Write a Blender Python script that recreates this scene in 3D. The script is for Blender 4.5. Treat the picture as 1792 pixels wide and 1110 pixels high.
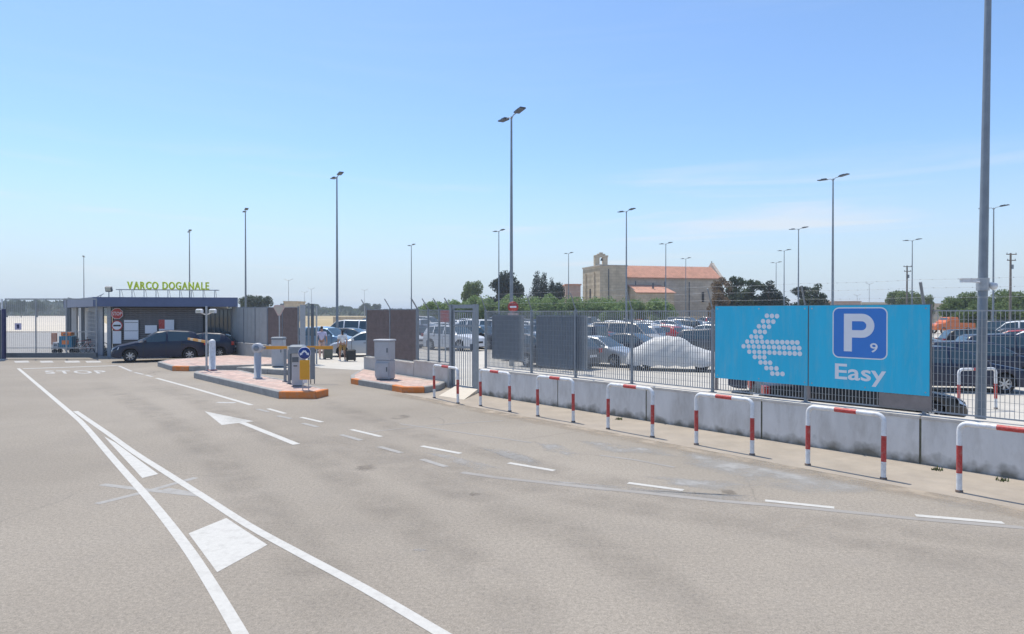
import bpy, math, random
from mathutils import Vector, Matrix
random.seed(7)
R = math.radians
scene = bpy.context.scene
for o in list(bpy.data.objects): bpy.data.objects.remove(o)
COL = scene.collection

# ------------------------------------------------------------------ camera
CAM_H, F, CX, HOR = 2.6, 1168.0, 896.0, 546.0
cam_d = bpy.data.cameras.new('camera'); cam = bpy.data.objects.new('camera', cam_d); COL.objects.link(cam)
cam.location = (0, 0, CAM_H); cam.rotation_euler = (R(90) - math.atan((555 - HOR) / F), 0, 0)
cam_d.sensor_width = 36; cam_d.lens = 36 * F / 1792; cam_d.clip_start = 0.1; cam_d.clip_end = 9000
scene.camera = cam
scene.render.resolution_x = 1024; scene.render.resolution_y = 634

# ------------------------------------------------------------------ sky and sun
SUN_EL = R(68); SUN_AZ = math.atan2(-0.57, 0.82)          # sun stands high, ahead and to the left
world = bpy.data.worlds.new('World'); scene.world = world; world.use_nodes = True
wn = world.node_tree; wn.nodes.clear()
def N(t, kind, **kw):
    n = t.nodes.new(kind)
    for k, v in kw.items(): setattr(n, k, v)
    return n
wo = N(wn, 'ShaderNodeOutputWorld'); wb = N(wn, 'ShaderNodeBackground'); wb.inputs[1].default_value = 0.112
sky = N(wn, 'ShaderNodeTexSky', sky_type='NISHITA'); sky.sun_disc = False
sky.sun_elevation = SUN_EL; sky.sun_rotation = SUN_AZ; sky.altitude = 0; sky.air_density = 1.0; sky.dust_density = 0.9; sky.ozone_density = 1.6
tc = N(wn, 'ShaderNodeTexCoord'); sx = N(wn, 'ShaderNodeSeparateXYZ'); wn.links.new(tc.outputs['Generated'], sx.inputs[0])
mx = N(wn, 'ShaderNodeMath', operation='MAXIMUM'); mx.inputs[1].default_value = 0.03; wn.links.new(sx.outputs[2], mx.inputs[0])
ad = N(wn, 'ShaderNodeMath', operation='ADD'); ad.inputs[1].default_value = 0.12; wn.links.new(mx.outputs[0], ad.inputs[0])
dx = N(wn, 'ShaderNodeMath', operation='DIVIDE'); wn.links.new(sx.outputs[0], dx.inputs[0]); wn.links.new(ad.outputs[0], dx.inputs[1])
dy = N(wn, 'ShaderNodeMath', operation='DIVIDE'); wn.links.new(sx.outputs[1], dy.inputs[0]); wn.links.new(ad.outputs[0], dy.inputs[1])
cb = N(wn, 'ShaderNodeCombineXYZ'); wn.links.new(dx.outputs[0], cb.inputs[0]); wn.links.new(dy.outputs[0], cb.inputs[1])
mp = N(wn, 'ShaderNodeMapping'); mp.inputs['Scale'].default_value = (1.5, 1.5, 20); mp.inputs['Rotation'].default_value = (0.02, -0.03, 0); mp.inputs['Location'].default_value = (0.9, 2.2, 0.4)
wn.links.new(tc.outputs['Generated'], mp.inputs[0])
cn = N(wn, 'ShaderNodeTexNoise'); cn.inputs['Scale'].default_value = 1.6; cn.inputs['Detail'].default_value = 8; cn.inputs['Roughness'].default_value = 0.55; cn.inputs['Distortion'].default_value = 0.6
wn.links.new(mp.outputs[0], cn.inputs[0])
cr0 = N(wn, 'ShaderNodeMapRange', interpolation_type='SMOOTHSTEP'); cr0.inputs[1].default_value = 0.50; cr0.inputs[2].default_value = 0.74; cr0.inputs[3].default_value = 0; cr0.inputs[4].default_value = 0.75
wn.links.new(cn.outputs[0], cr0.inputs[0])
cf = N(wn, 'ShaderNodeMapRange', interpolation_type='SMOOTHSTEP'); cf.inputs[1].default_value = 0.25; cf.inputs[2].default_value = 0.12; cf.inputs[3].default_value = 0.06; cf.inputs[4].default_value = 1; wn.links.new(sx.outputs[2], cf.inputs[0])
cr = N(wn, 'ShaderNodeMath', operation='MULTIPLY'); wn.links.new(cr0.outputs[0], cr.inputs[0]); wn.links.new(cf.outputs[0], cr.inputs[1])
cm = N(wn, 'ShaderNodeMix', data_type='RGBA'); cm.inputs[7].default_value = (5.5, 5.9, 6.4, 1)
st_ = N(wn, 'ShaderNodeMix', data_type='RGBA', blend_type='MULTIPLY'); st_.inputs[0].default_value = 1; st_.inputs[7].default_value = (0.96, 1.15, 1.34, 1); wn.links.new(sky.outputs[0], st_.inputs[6])
hr_ = N(wn, 'ShaderNodeMapRange', interpolation_type='SMOOTHSTEP'); hr_.inputs[1].default_value = -0.02; hr_.inputs[2].default_value = 0.24; hr_.inputs[3].default_value = 0.95; hr_.inputs[4].default_value = 0; wn.links.new(sx.outputs[2], hr_.inputs[0])
hm_ = N(wn, 'ShaderNodeMix', data_type='RGBA'); hm_.inputs[7].default_value = (4.45, 5.2, 6.0, 1); wn.links.new(hr_.outputs[0], hm_.inputs[0]); wn.links.new(st_.outputs[2], hm_.inputs[6])
wn.links.new(cr.outputs[0], cm.inputs[0]); wn.links.new(hm_.outputs[2], cm.inputs[6])
wn.links.new(cm.outputs[2], wb.inputs[0]); wn.links.new(wb.outputs[0], wo.inputs[0])
sun_d = bpy.data.lights.new('sun', 'SUN'); sun = bpy.data.objects.new('sun', sun_d); COL.objects.link(sun)
sun_d.energy = 3.5; sun_d.angle = R(0.55); sun_d.color = (1.0, 0.93, 0.81)
SD = Vector((math.sin(SUN_AZ) * math.cos(SUN_EL), math.cos(SUN_AZ) * math.cos(SUN_EL), math.sin(SUN_EL)))
sun.rotation_euler = (-SD).to_track_quat('-Z', 'Y').to_euler(); sun.location = (0, 0, 60)
vs = scene.view_settings; vs.view_transform = 'Standard'; vs.look = 'None'; vs.gamma = 1; vs.exposure = 0.38; vs.use_curve_mapping = False
scene.render.engine = 'CYCLES'
scene.cycles.volume_bounces = 0; scene.cycles.volume_step_rate = 4

# ------------------------------------------------------------------ helpers
TH = math.atan((555 - HOR) / F); CT, ST = math.cos(TH), math.sin(TH)
def ray(px, py):
    u, v = (px - 896) / F, (555 - py) / F
    return Vector((u, CT + v * ST, -ST + v * CT))
def G(px, py, h=0.0):                                   # ground point seen at a pixel
    d = ray(px, py); t = (h - CAM_H) / d.z
    return (d.x * t, d.y * t)
def HZ(py, Y): return CAM_H + (HOR - py) * Y / F         # height of something at depth Y
def XA(px, Y): return (px - CX) * Y / F
def rot2(x, y, a): return (x * math.cos(a) - y * math.sin(a), x * math.sin(a) + y * math.cos(a))

class MB:
    def __init__(s): s.v = []; s.f = []; s.m = []; s.sm = []
    def add(s, vs, fs, m=0, smooth=False):
        b = len(s.v); s.v += [tuple(v) for v in vs]
        for f in fs: s.f.append([b + i for i in f]); s.m.append(m); s.sm.append(smooth)
        return s
    def box(s, c, d, rz=0, m=0, tilt=None):
        hx, hy, hz = d[0] / 2, d[1] / 2, d[2] / 2
        vs = [Vector((x, y, z)) for x in (-hx, hx) for y in (-hy, hy) for z in (-hz, hz)]
        M = Matrix.Rotation(rz, 3, 'Z')
        if tilt is not None: M = M @ tilt
        vs = [M @ v + Vector(c) for v in vs]
        return s.add(vs, [(0, 1, 3, 2), (4, 6, 7, 5), (0, 4, 5, 1), (2, 3, 7, 6), (0, 2, 6, 4), (1, 5, 7, 3)], m)
    def bevbox(s, c, d, b=0.03, rz=0, m=0):              # box with chamfered vertical and top edges
        hx, hy, h = d[0] / 2, d[1] / 2, d[2]
        ring = lambda k: [(-hx + k + b, -hy + k), (hx - k - b, -hy + k), (hx - k, -hy + k + b), (hx - k, hy - k - b), (hx - k - b, hy - k), (-hx + k + b, hy - k), (-hx + k, hy - k - b), (-hx + k, -hy + k + b)]
        vs = []
        for k, z in ((0, c[2] - h / 2), (0, c[2] + h / 2 - b), (b, c[2] + h / 2)):
            for x, y in ring(k):
                X, Y = rot2(x, y, rz); vs.append((c[0] + X, c[1] + Y, z))
        fs = [list(range(7, -1, -1)), list(range(16, 24))]
        for r in range(2):
            for i in range(8): j = (i + 1) % 8; fs.append((r * 8 + i, r * 8 + j, r * 8 + 8 + j, r * 8 + 8 + i))
        return s.add(vs, fs, m)
    def tube(s, pts, r, n=8, m=0, smooth=True, cap=True):
        pts = [Vector(p) for p in pts]; k = len(pts)
        rs = r if isinstance(r, (list, tuple)) else [r] * k
        vs = []; up = None
        for i, p in enumerate(pts):
            d = (pts[min(i + 1, k - 1)] - pts[max(i - 1, 0)]).normalized()
            if up is None: up = Vector((0, 0, 1)) if abs(d.z) < 0.9 else Vector((1, 0, 0))
            a = d.cross(up).normalized(); b = a.cross(d).normalized(); up = b
            for j in range(n):
                t = 2 * math.pi * j / n; vs.append(p + (a * math.cos(t) + b * math.sin(t)) * rs[i])
        fs = []
        for i in range(k - 1):
            for j in range(n): q = (j + 1) % n; fs.append((i * n + j, i * n + q, i * n + n + q, i * n + n + j))
        s.add(vs, fs, m, smooth)
        if cap:
            s.add(vs[:n], [list(range(n))[::-1]], m); s.add(vs[-n:], [list(range(n))], m)
        return s
    def lathe(s, prof, c=(0, 0, 0), n=16, m=0, axis='Z', smooth=True):
        vs = []
        for r_, z in prof:
            for j in range(n):
                t = 2 * math.pi * j / n; x, y = r_ * math.cos(t), r_ * math.sin(t)
                p = (x, y, z) if axis == 'Z' else ((x, z, y) if axis == 'Y' else (z, x, y))
                vs.append((p[0] + c[0], p[1] + c[1], p[2] + c[2]))
        fs = []
        for i in range(len(prof) - 1):
            for j in range(n): q = (j + 1) % n; fs.append((i * n + j, i * n + q, i * n + n + q, i * n + n + j))
        return s.add(vs, fs, m, smooth)
    def prism(s, poly, z0, z1, m=0, mt=None):
        n = len(poly)
        if sum(poly[i][0] * poly[(i + 1) % n][1] - poly[(i + 1) % n][0] * poly[i][1] for i in range(n)) < 0: poly = poly[::-1]
        vs = [(x, y, z0) for x, y in poly] + [(x, y, z1) for x, y in poly]
        s.add(vs, [(i, (i + 1) % n, n + (i + 1) % n, n + i) for i in range(n)] + [list(range(n))[::-1]], m)
        s.add([(x, y, z1) for x, y in poly], [list(range(n))], m if mt is None else mt)
        return s
    def flat(s, poly, z, m=0):
        n = len(poly)
        if sum(poly[i][0] * poly[(i + 1) % n][1] - poly[(i + 1) % n][0] * poly[i][1] for i in range(n)) < 0: poly = poly[::-1]
        return s.add([(x, y, z) for x, y in poly], [list(range(n))], m)
    def ribbon(s, pts, w, z, m=0):
        k = len(pts); L = []; Rr = []
        for i in range(k):
            a = Vector(pts[max(i - 1, 0)][:2]); b = Vector(pts[min(i + 1, k - 1)][:2]); d = (b - a).normalized(); n_ = Vector((-d.y, d.x)) * w / 2
            p = Vector(pts[i][:2]); L.append(p + n_); Rr.append(p - n_)
        vs = [(p.x, p.y, z) for p in L] + [(p.x, p.y, z) for p in Rr]
        return s.add(vs, [(k + i, k + i + 1, i + 1, i) for i in range(k - 1)], m)
    def merge(s, o, moff=0):
        b = len(s.v); s.v += o.v
        for f, m, sm in zip(o.f, o.m, o.sm): s.f.append([b + i for i in f]); s.m.append(m + moff); s.sm.append(sm)
        return s
    def mesh(s, name, mats):
        me = bpy.data.meshes.new(name); me.from_pydata(s.v, [], s.f)
        for m in mats: me.materials.append(m)
        for p, m, sm in zip(me.polygons, s.m, s.sm): p.material_index = m; p.use_smooth = sm
        me.update(); return me
    def build(s, name, mats, parent=None, loc=None, rz=0):
        if not isinstance(mats, (list, tuple)): mats = [mats]
        o = bpy.data.objects.new(name, s.mesh(name, mats)); COL.objects.link(o)
        if parent: o.parent = parent
        if loc: o.location = loc
        if rz: o.rotation_euler.z = rz
        return o

def tag(o, label=None, cat=None, group=None, kind=None):
    if label: o['label'] = label
    if cat: o['category'] = cat
    if group: o['group'] = group
    if kind: o['kind'] = kind
    return o
def thing(name, label, cat, loc=(0, 0, 0), rz=0, group=None):
    o = bpy.data.objects.new(name, None); COL.objects.link(o); o.location = loc; o.rotation_euler.z = rz; o.empty_display_size = 0.2
    return tag(o, label, cat, group)
CH = {}
def kids(o): return [c for c in bpy.data.objects if c.parent == o]
def treeof(o):                                          # snapshot (object, its children) taken once per prototype
    return (o, [treeof(c) for c in kids(o)])
def dup(tree, loc=None, rz=None, label=None, group=None, parent=None):
    c = tree[0].copy(); COL.objects.link(c)
    if parent: c.parent = parent
    if loc is not None: c.location = loc
    if rz is not None: c.rotation_euler.z = rz
    if label: c['label'] = label
    if group: c['group'] = group
    for k in tree[1]: dup(k, parent=c)
    return c
def text_mb(txt, size=1.0, ext=0.0, off=0.0, shear=0, space=1.0, res=3):
    cu = bpy.data.curves.new('txt', 'FONT'); cu.body = txt; cu.size = size; cu.extrude = ext; cu.offset = off; cu.shear = shear; cu.space_character = space; cu.resolution_u = res
    ob = bpy.data.objects.new('txt', cu); COL.objects.link(ob); dg = bpy.context.evaluated_depsgraph_get(); dg.update()
    me = ob.evaluated_get(dg).to_mesh(); mb = MB(); mb.add([tuple(v.co) for v in me.vertices], [list(p.vertices) for p in me.polygons])
    ob.evaluated_get(dg).to_mesh_clear(); bpy.data.objects.remove(ob); bpy.data.curves.remove(cu); return mb
def xform(mb, fn): mb.v = [tuple(fn(*v)) for v in mb.v]; return mb

# ------------------------------------------------------------------ materials
def mat(name, col, rough=0.6, metal=0.0, var=0.0, scale=6, bump=0.0, bscale=40, dirt=None, dscale=1.5, damt=0.5, spec=0.5, stretch=None, coat=0):
    m = bpy.data.materials.new(name); m.use_nodes = True; t = m.node_tree; b = t.nodes['Principled BSDF']
    b.inputs['Base Color'].default_value = (*col, 1); b.inputs['Roughness'].default_value = rough; b.inputs['Metallic'].default_value = metal
    b.inputs['Specular IOR Level'].default_value = spec
    if coat: b.inputs['Coat Weight'].default_value = coat; b.inputs['Coat Roughness'].default_value = 0.05
    c = N(t, 'ShaderNodeTexCoord'); src = c.outputs['Object']
    if stretch:
        mpn = N(t, 'ShaderNodeMapping'); mpn.inputs['Scale'].default_value = stretch; t.links.new(src, mpn.inputs[0]); src = mpn.outputs[0]
    last = None
    if var > 0:
        n = N(t, 'ShaderNodeTexNoise'); n.inputs['Scale'].default_value = scale; n.inputs['Detail'].default_value = 6; n.inputs['Roughness'].default_value = 0.65; t.links.new(src, n.inputs[0])
        mr = N(t, 'ShaderNodeMapRange'); mr.inputs[1].default_value = 0.3; mr.inputs[2].default_value = 0.7; mr.inputs[3].default_value = 1 - var; mr.inputs[4].default_value = 1 + var; t.links.new(n.outputs[0], mr.inputs[0])
        mm = N(t, 'ShaderNodeMix', data_type='RGBA', blend_type='MULTIPLY'); mm.inputs[0].default_value = 1; mm.inputs[6].default_value = (*col, 1); t.links.new(mr.outputs[0], mm.inputs[7]); last = mm.outputs[2]
    if dirt:
        n = N(t, 'ShaderNodeTexNoise'); n.inputs['Scale'].default_value = dscale; n.inputs['Detail'].default_value = 8; n.inputs['Roughness'].default_value = 0.7; t.links.new(src, n.inputs[0])
        mr = N(t, 'ShaderNodeMapRange'); mr.inputs[1].default_value = 0.48; mr.inputs[2].default_value = 0.72; mr.inputs[3].default_value = 0; mr.inputs[4].default_value = damt; t.links.new(n.outputs[0], mr.inputs[0])
        mm = N(t, 'ShaderNodeMix', data_type='RGBA'); t.links.new(mr.outputs[0], mm.inputs[0]); mm.inputs[7].default_value = (*dirt, 1)
        if last: t.links.new(last, mm.inputs[6])
        else: mm.inputs[6].default_value = (*col, 1)
        last = mm.outputs[2]
    if last: t.links.new(last, b.inputs['Base Color'])
    if bump > 0:
        n = N(t, 'ShaderNodeTexNoise'); n.inputs['Scale'].default_value = bscale; n.inputs['Detail'].default_value = 5; t.links.new(src, n.inputs[0])
        bp = N(t, 'ShaderNodeBump'); bp.inputs['Strength'].default_value = bump; bp.inputs['Distance'].default_value = 0.02; t.links.new(n.outputs[0], bp.inputs['Height']); t.links.new(bp.outputs[0], b.inputs['Normal'])
    m.use_nodes = True; return m

def asphalt_mat():
    m = bpy.data.materials.new('asphalt'); m.use_nodes = True; t = m.node_tree; b = t.nodes['Principled BSDF']; b.inputs['Roughness'].default_value = 0.92; b.inputs['Specular IOR Level'].default_value = 0.2
    c = N(t, 'ShaderNodeTexCoord').outputs['Object']
    def noise(sc, det=4, ro=0.6):
        n = N(t, 'ShaderNodeTexNoise'); n.inputs['Scale'].default_value = sc; n.inputs['Detail'].default_value = det; n.inputs['Roughness'].default_value = ro; t.links.new(c, n.inputs[0]); return n.outputs[0]
    def rng(o, a, b_, lo, hi):
        r = N(t, 'ShaderNodeMapRange'); r.inputs[1].default_value = a; r.inputs[2].default_value = b_; r.inputs[3].default_value = lo; r.inputs[4].default_value = hi; t.links.new(o, r.inputs[0]); return r.outputs[0]
    def mix(f, A, B, bt='MIX'):
        x = N(t, 'ShaderNodeMix', data_type='RGBA', blend_type=bt)
        for o, i in ((f, 0), (A, 6), (B, 7)):
            if isinstance(o, (int, float)): x.inputs[i].default_value = o
            elif isinstance(o, tuple): x.inputs[i].default_value = o
            else: t.links.new(o, x.inputs[i])
        return x.outputs[2]
    fine = noise(75, 2, 0.8)
    stone = mix(0.5, rng(fine, 0.30, 0.70, 0.45, 1.55), rng(noise(24, 3, 0.7), 0.30, 0.70, 0.62, 1.38))
    base = mix(rng(noise(0.13, 6), 0.38, 0.62, 0, 1), (0.270, 0.238, 0.196, 1), (0.330, 0.292, 0.242, 1))
    base = mix(1.0, base, stone, 'MULTIPLY')
    base = mix(rng(noise(22, 3), 0.55, 0.75, 0, 0.38), base, (0.17, 0.155, 0.14, 1))
    base = mix(rng(noise(0.7, 9, 0.75), 0.50, 0.72, 0, 0.30), base, (0.225, 0.205, 0.182, 1))
    # hairline cracks
    dn = N(t, 'ShaderNodeTexNoise'); dn.inputs['Scale'].default_value = 0.8; dn.inputs['Detail'].default_value = 6; t.links.new(c, dn.inputs[0])
    dm = N(t, 'ShaderNodeMix', data_type='RGBA'); dm.inputs[0].default_value = 0.30; t.links.new(c, dm.inputs[6]); t.links.new(dn.outputs['Color'], dm.inputs[7])
    cv = N(t, 'ShaderNodeTexVoronoi', feature='DISTANCE_TO_EDGE'); cv.inputs['Scale'].default_value = 0.33; t.links.new(dm.outputs[2], cv.inputs[0])
    ck = rng(cv.outputs[0], 0.0, 0.004, 0.5, 0.0); gate = rng(noise(0.11, 2), 0.52, 0.62, 0, 1)
    mu = N(t, 'ShaderNodeMath', operation='MULTIPLY'); t.links.new(ck, mu.inputs[0]); t.links.new(gate, mu.inputs[1])
    base = mix(mu.outputs[0], base, (0.09, 0.085, 0.08, 1))
    t.links.new(base, b.inputs['Base Color'])
    bp = N(t, 'ShaderNodeBump'); bp.inputs['Strength'].default_value = 0.35; bp.inputs['Distance'].default_value = 0.006; t.links.new(fine, bp.inputs['Height']); t.links.new(bp.outputs[0], b.inputs['Normal'])
    return m

def wall_mat():                                          # board marked, weathered painted concrete
    m = mat('weathered_concrete', (0.64, 0.63, 0.61), 0.9, var=0.10, scale=2.5, dirt=(0.36, 0.335, 0.30), dscale=2.2, damt=0.6, bump=0.3, bscale=30, stretch=(1, 1, 0.35), spec=0.2)
    t = m.node_tree; b = t.nodes['Principled BSDF']; old = b.inputs['Base Color'].links[0].from_socket
    c = N(t, 'ShaderNodeTexCoord'); s = N(t, 'ShaderNodeSeparateXYZ'); t.links.new(c.outputs['Object'], s.inputs[0])
    n = N(t, 'ShaderNodeTexNoise'); n.inputs['Scale'].default_value = 3.2; n.inputs['Detail'].default_value = 7; t.links.new(c.outputs['Object'], n.inputs[0])
    a = N(t, 'ShaderNodeMath', operation='MULTIPLY_ADD'); a.inputs[1].default_value = -0.55; t.links.new(n.outputs[0], a.inputs[0]); t.links.new(s.outputs[2], a.inputs[2])
    r = N(t, 'ShaderNodeMapRange'); r.inputs[1].default_value = -0.27; r.inputs[2].default_value = -0.10; r.inputs[3].default_value = 0.85; r.inputs[4].default_value = 0; t.links.new(a.outputs[0], r.inputs[0])
    x = N(t, 'ShaderNodeMix', data_type='RGBA'); t.links.new(r.outputs[0], x.inputs[0]); t.links.new(old, x.inputs[6]); x.inputs[7].default_value = (0.12, 0.11, 0.08, 1); t.links.new(x.outputs[2], b.inputs['Base Color'])
    return m
def courses(m, h, col):                                  # mortar joints of far masonry
    t = m.node_tree; b = t.nodes['Principled BSDF']; old = b.inputs['Base Color'].links[0].from_socket; c = N(t, 'ShaderNodeTexCoord'); mp_ = N(t, 'ShaderNodeMapping'); mp_.inputs['Rotation'].default_value = (R(90), 0, 0); t.links.new(c.outputs['Object'], mp_.inputs[0])
    br = N(t, 'ShaderNodeTexBrick'); br.inputs['Scale'].default_value = 1; br.inputs['Brick Width'].default_value = h * 2.1; br.inputs['Row Height'].default_value = h; br.inputs['Mortar Size'].default_value = h * .07; br.inputs['Color1'].default_value = (1, 1, 1, 1); br.inputs['Color2'].default_value = (.90, .89, .87, 1); br.inputs['Mortar'].default_value = (*col, 1); t.links.new(mp_.outputs[0], br.inputs[0])
    x = N(t, 'ShaderNodeMix', data_type='RGBA', blend_type='MULTIPLY'); x.inputs[0].default_value = 1; t.links.new(old, x.inputs[6]); t.links.new(br.outputs[0], x.inputs[7]); t.links.new(x.outputs[2], b.inputs['Base Color'])
def paver_joints(m):
    t = m.node_tree; b = t.nodes['Principled BSDF']; old = b.inputs['Base Color'].links[0].from_socket; c = N(t, 'ShaderNodeTexCoord'); mp_ = N(t, 'ShaderNodeMapping'); mp_.inputs['Rotation'].default_value = (0, 0, R(40)); t.links.new(c.outputs['Object'], mp_.inputs[0])
    br = N(t, 'ShaderNodeTexBrick'); br.inputs['Scale'].default_value = 1; br.inputs['Brick Width'].default_value = .4; br.inputs['Row Height'].default_value = .2; br.inputs['Mortar Size'].default_value = .012; br.inputs['Color1'].default_value = (1.05, 1.05, 1.05, 1); br.inputs['Color2'].default_value = (.80, .82, .84, 1); br.inputs['Mortar'].default_value = (.55, .55, .55, 1); t.links.new(mp_.outputs[0], br.inputs[0])
    x = N(t, 'ShaderNodeMix', data_type='RGBA', blend_type='MULTIPLY'); x.inputs[0].default_value = 1; t.links.new(old, x.inputs[6]); t.links.new(br.outputs[0], x.inputs[7]); t.links.new(x.outputs[2], b.inputs['Base Color'])
def paint_mat(name, col, wear, under=(0.30, 0.28, 0.255)):   # road paint worn through to the asphalt
    return mat(name, col, 0.8, var=0.05, scale=20, dirt=under, dscale=7, damt=wear, bump=0.1, bscale=60, spec=0.3)
def leaf_mat(name, col, col2):
    m = bpy.data.materials.new(name); m.use_nodes = True; t = m.node_tree; b = t.nodes['Principled BSDF']; b.inputs['Roughness'].default_value = 0.6; b.inputs['Specular IOR Level'].default_value = 0.25
    g = N(t, 'ShaderNodeNewGeometry'); mixn = N(t, 'ShaderNodeMix', data_type='RGBA'); mixn.inputs[6].default_value = (*col, 1); mixn.inputs[7].default_value = (*col2, 1)
    t.links.new(g.outputs['Random Per Island'], mixn.inputs[0]); t.links.new(mixn.outputs[2], b.inputs['Base Color'])
    tr = N(t, 'ShaderNodeBsdfTranslucent'); t.links.new(mixn.outputs[2], tr.inputs[0]); ms = N(t, 'ShaderNodeMixShader'); ms.inputs[0].default_value = 0.38; out = [q for q in t.nodes if q.type == 'OUTPUT_MATERIAL'][0]
    t.links.new(b.outputs[0], ms.inputs[1]); t.links.new(tr.outputs[0], ms.inputs[2]); t.links.new(ms.outputs[0], out.inputs[0])
    return m

M = {}
M['asphalt'] = asphalt_mat()
M['field'] = mat('dry_field', (0.42, 0.33, 0.19), 0.95, var=0.25, scale=0.03, dirt=(0.20, 0.21, 0.09), dscale=0.008, damt=0.6, spec=0.1)
M['lot'] = mat('pale_concrete', (0.52, 0.49, 0.43), 0.9, var=0.08, scale=0.6, dirt=(0.38, 0.355, 0.31), dscale=0.5, damt=0.45, bump=0.15, spec=0.2)
M['apron'] = mat('apron_concrete', (0.56, 0.50, 0.41), 0.9, var=0.1, scale=0.1, dirt=(0.36, 0.33, 0.29), dscale=0.05, damt=0.5, spec=0.2)
M['pavement'] = mat('dusty_pavement', (0.375, 0.325, 0.265), 0.92, var=0.12, scale=1.5, dirt=(0.30, 0.265, 0.225), dscale=1.2, damt=0.6, bump=0.3, bscale=50, spec=0.2)
M['patch_solid'] = mat('smooth_road', (0.29, 0.285, 0.275), 0.9, var=0.16, scale=1.2, dirt=(0.28, 0.262, 0.24), dscale=1.1, damt=0.95, bump=0.2, bscale=70, spec=0.2)
def fade_mat(name, col, amt):
    m = mat(name, col, 0.9, var=0.12, scale=2.5, bump=0.1, spec=0.2); t = m.node_tree; b = t.nodes['Principled BSDF']; c = N(t, 'ShaderNodeTexCoord')
    n = N(t, 'ShaderNodeTexNoise'); n.inputs['Scale'].default_value = 1.3; n.inputs['Detail'].default_value = 8; n.inputs['Roughness'].default_value = 0.7; t.links.new(c.outputs['Object'], n.inputs[0])
    r = N(t, 'ShaderNodeMapRange'); r.inputs[1].default_value = 0.36; r.inputs[2].default_value = 0.62; r.inputs[3].default_value = 0; r.inputs[4].default_value = amt; t.links.new(n.outputs[0], r.inputs[0])
    a = N(t, 'ShaderNodeAttribute', attribute_name='edge'); k = N(t, 'ShaderNodeMath', operation='MULTIPLY'); t.links.new(r.outputs[0], k.inputs[0]); t.links.new(a.outputs['Fac'], k.inputs[1]); t.links.new(k.outputs[0], b.inputs['Alpha']); return m
M['patch'] = fade_mat('asphalt_patch', (0.385, 0.375, 0.355), 0.85)
M['polish'] = fade_mat('tyre_polish', (0.215, 0.195, 0.170), 0.17)
M['dust'] = fade_mat('wind_blown_dust', (0.385, 0.325, 0.255), 1.0)
M['oil'] = fade_mat('oil_drip', (0.14, 0.12, 0.10), 0.5)
M['ghost'] = fade_mat('worn_away_paint', (0.40, 0.385, 0.36), 0.75)
M['patch_light'] = mat('faded_paint_patch', (0.40, 0.38, 0.35), 0.9, var=0.12, scale=2.5, dirt=(0.30, 0.28, 0.255), dscale=2.0, damt=0.9, spec=0.2)
M['seam'] = mat('seam_filler', (0.325, 0.305, 0.28), 0.9, var=0.1, scale=3, dirt=(0.26, 0.24, 0.215), dscale=1.5, damt=0.9, spec=0.2)
M['line'] = paint_mat('road_paint', (0.53, 0.515, 0.475), 0.35, (0.26, 0.24, 0.215))
M['line_far'] = paint_mat('road_paint_faded', (0.47, 0.46, 0.44), 0.8, (0.26, 0.24, 0.215))
M['line_ghost'] = paint_mat('road_paint_ghost', (0.345, 0.33, 0.305), 0.95, (0.26, 0.24, 0.215))
M['wall'] = wall_mat()
M['coping'] = mat('wall_coping', (0.56, 0.53, 0.48), 0.9, var=0.12, scale=3, dirt=(0.30, 0.27, 0.23), dscale=4, damt=0.6, bump=0.3, bscale=30, spec=0.2)
M['lowwall'] = mat('low_wall_render', (0.52, 0.50, 0.47), 0.9, var=0.1, scale=1.5, dirt=(0.33, 0.30, 0.25), dscale=1.6, damt=0.55, bump=0.2, spec=0.2)
M['joint'] = mat('joint_moss', (0.12, 0.115, 0.08), 0.95, var=0.3, scale=12)
M['galv'] = mat('galvanised_steel', (0.40, 0.42, 0.44), 0.5, 0.55, var=0.12, scale=9)
M['bar'] = mat('grating_steel', (0.35, 0.365, 0.38), 0.55, 0.4, var=0.1, scale=5)
M['barbrown'] = mat('brown_grating', (0.235, 0.195, 0.188), 0.7, 0.1, var=0.15, scale=4)
M['screen'] = mat('grey_louvre', (0.26, 0.29, 0.315), 0.6, 0.2, var=0.12, scale=4)
M['screen2'] = mat('grey_screen', (0.36, 0.375, 0.37), 0.7, 0.1, var=0.1, scale=2)
M['post'] = mat('post_steel', (0.25, 0.28, 0.31), 0.5, 0.4, var=0.12, scale=6)
M['pole'] = mat('lamp_pole_steel', (0.23, 0.26, 0.29), 0.5, 0.35, var=0.14, scale=3)
M['lamphead'] = mat('lamp_housing', (0.07, 0.08, 0.10), 0.5, 0.2, var=0.1)
M['lens'] = mat('lamp_lens', (0.5, 0.5, 0.42), 0.2)
M['white'] = mat('white_enamel', (0.74, 0.75, 0.76), 0.45, var=0.06, scale=8, dirt=(0.36, 0.31, 0.26), dscale=13, damt=0.6, bump=0.15, bscale=25)
M['red'] = mat('red_enamel', (0.47, 0.04, 0.035), 0.5, var=0.2, scale=10, dirt=(0.45, 0.30, 0.26), dscale=15, damt=0.6)
M['rust'] = mat('base_plate_rust', (0.16, 0.12, 0.10), 0.8, var=0.3, scale=20)
M['signblue'] = mat('sign_cyan', (0.010, 0.50, 0.76), 0.42, var=0.05, scale=1.2, dirt=(0.16, 0.50, 0.66), dscale=2.2, damt=0.5, stretch=(3, 3, .5), bump=0.12, bscale=1.5)
M['pblue'] = mat('parking_blue', (0.03, 0.20, 0.62), 0.4, var=0.03, scale=2)
M['signwhite'] = mat('sign_white', (0.78, 0.80, 0.84), 0.45, var=0.03, scale=3)
M['signback'] = mat('sign_frame_grey', (0.25, 0.22, 0.21), 0.6, 0.3, var=0.15, scale=6)
M['kerb'] = mat('kerb_concrete', (0.34, 0.335, 0.32), 0.9, var=0.14, scale=4, dirt=(0.20, 0.19, 0.17), dscale=5, damt=0.6, bump=0.3, spec=0.2)
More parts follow.
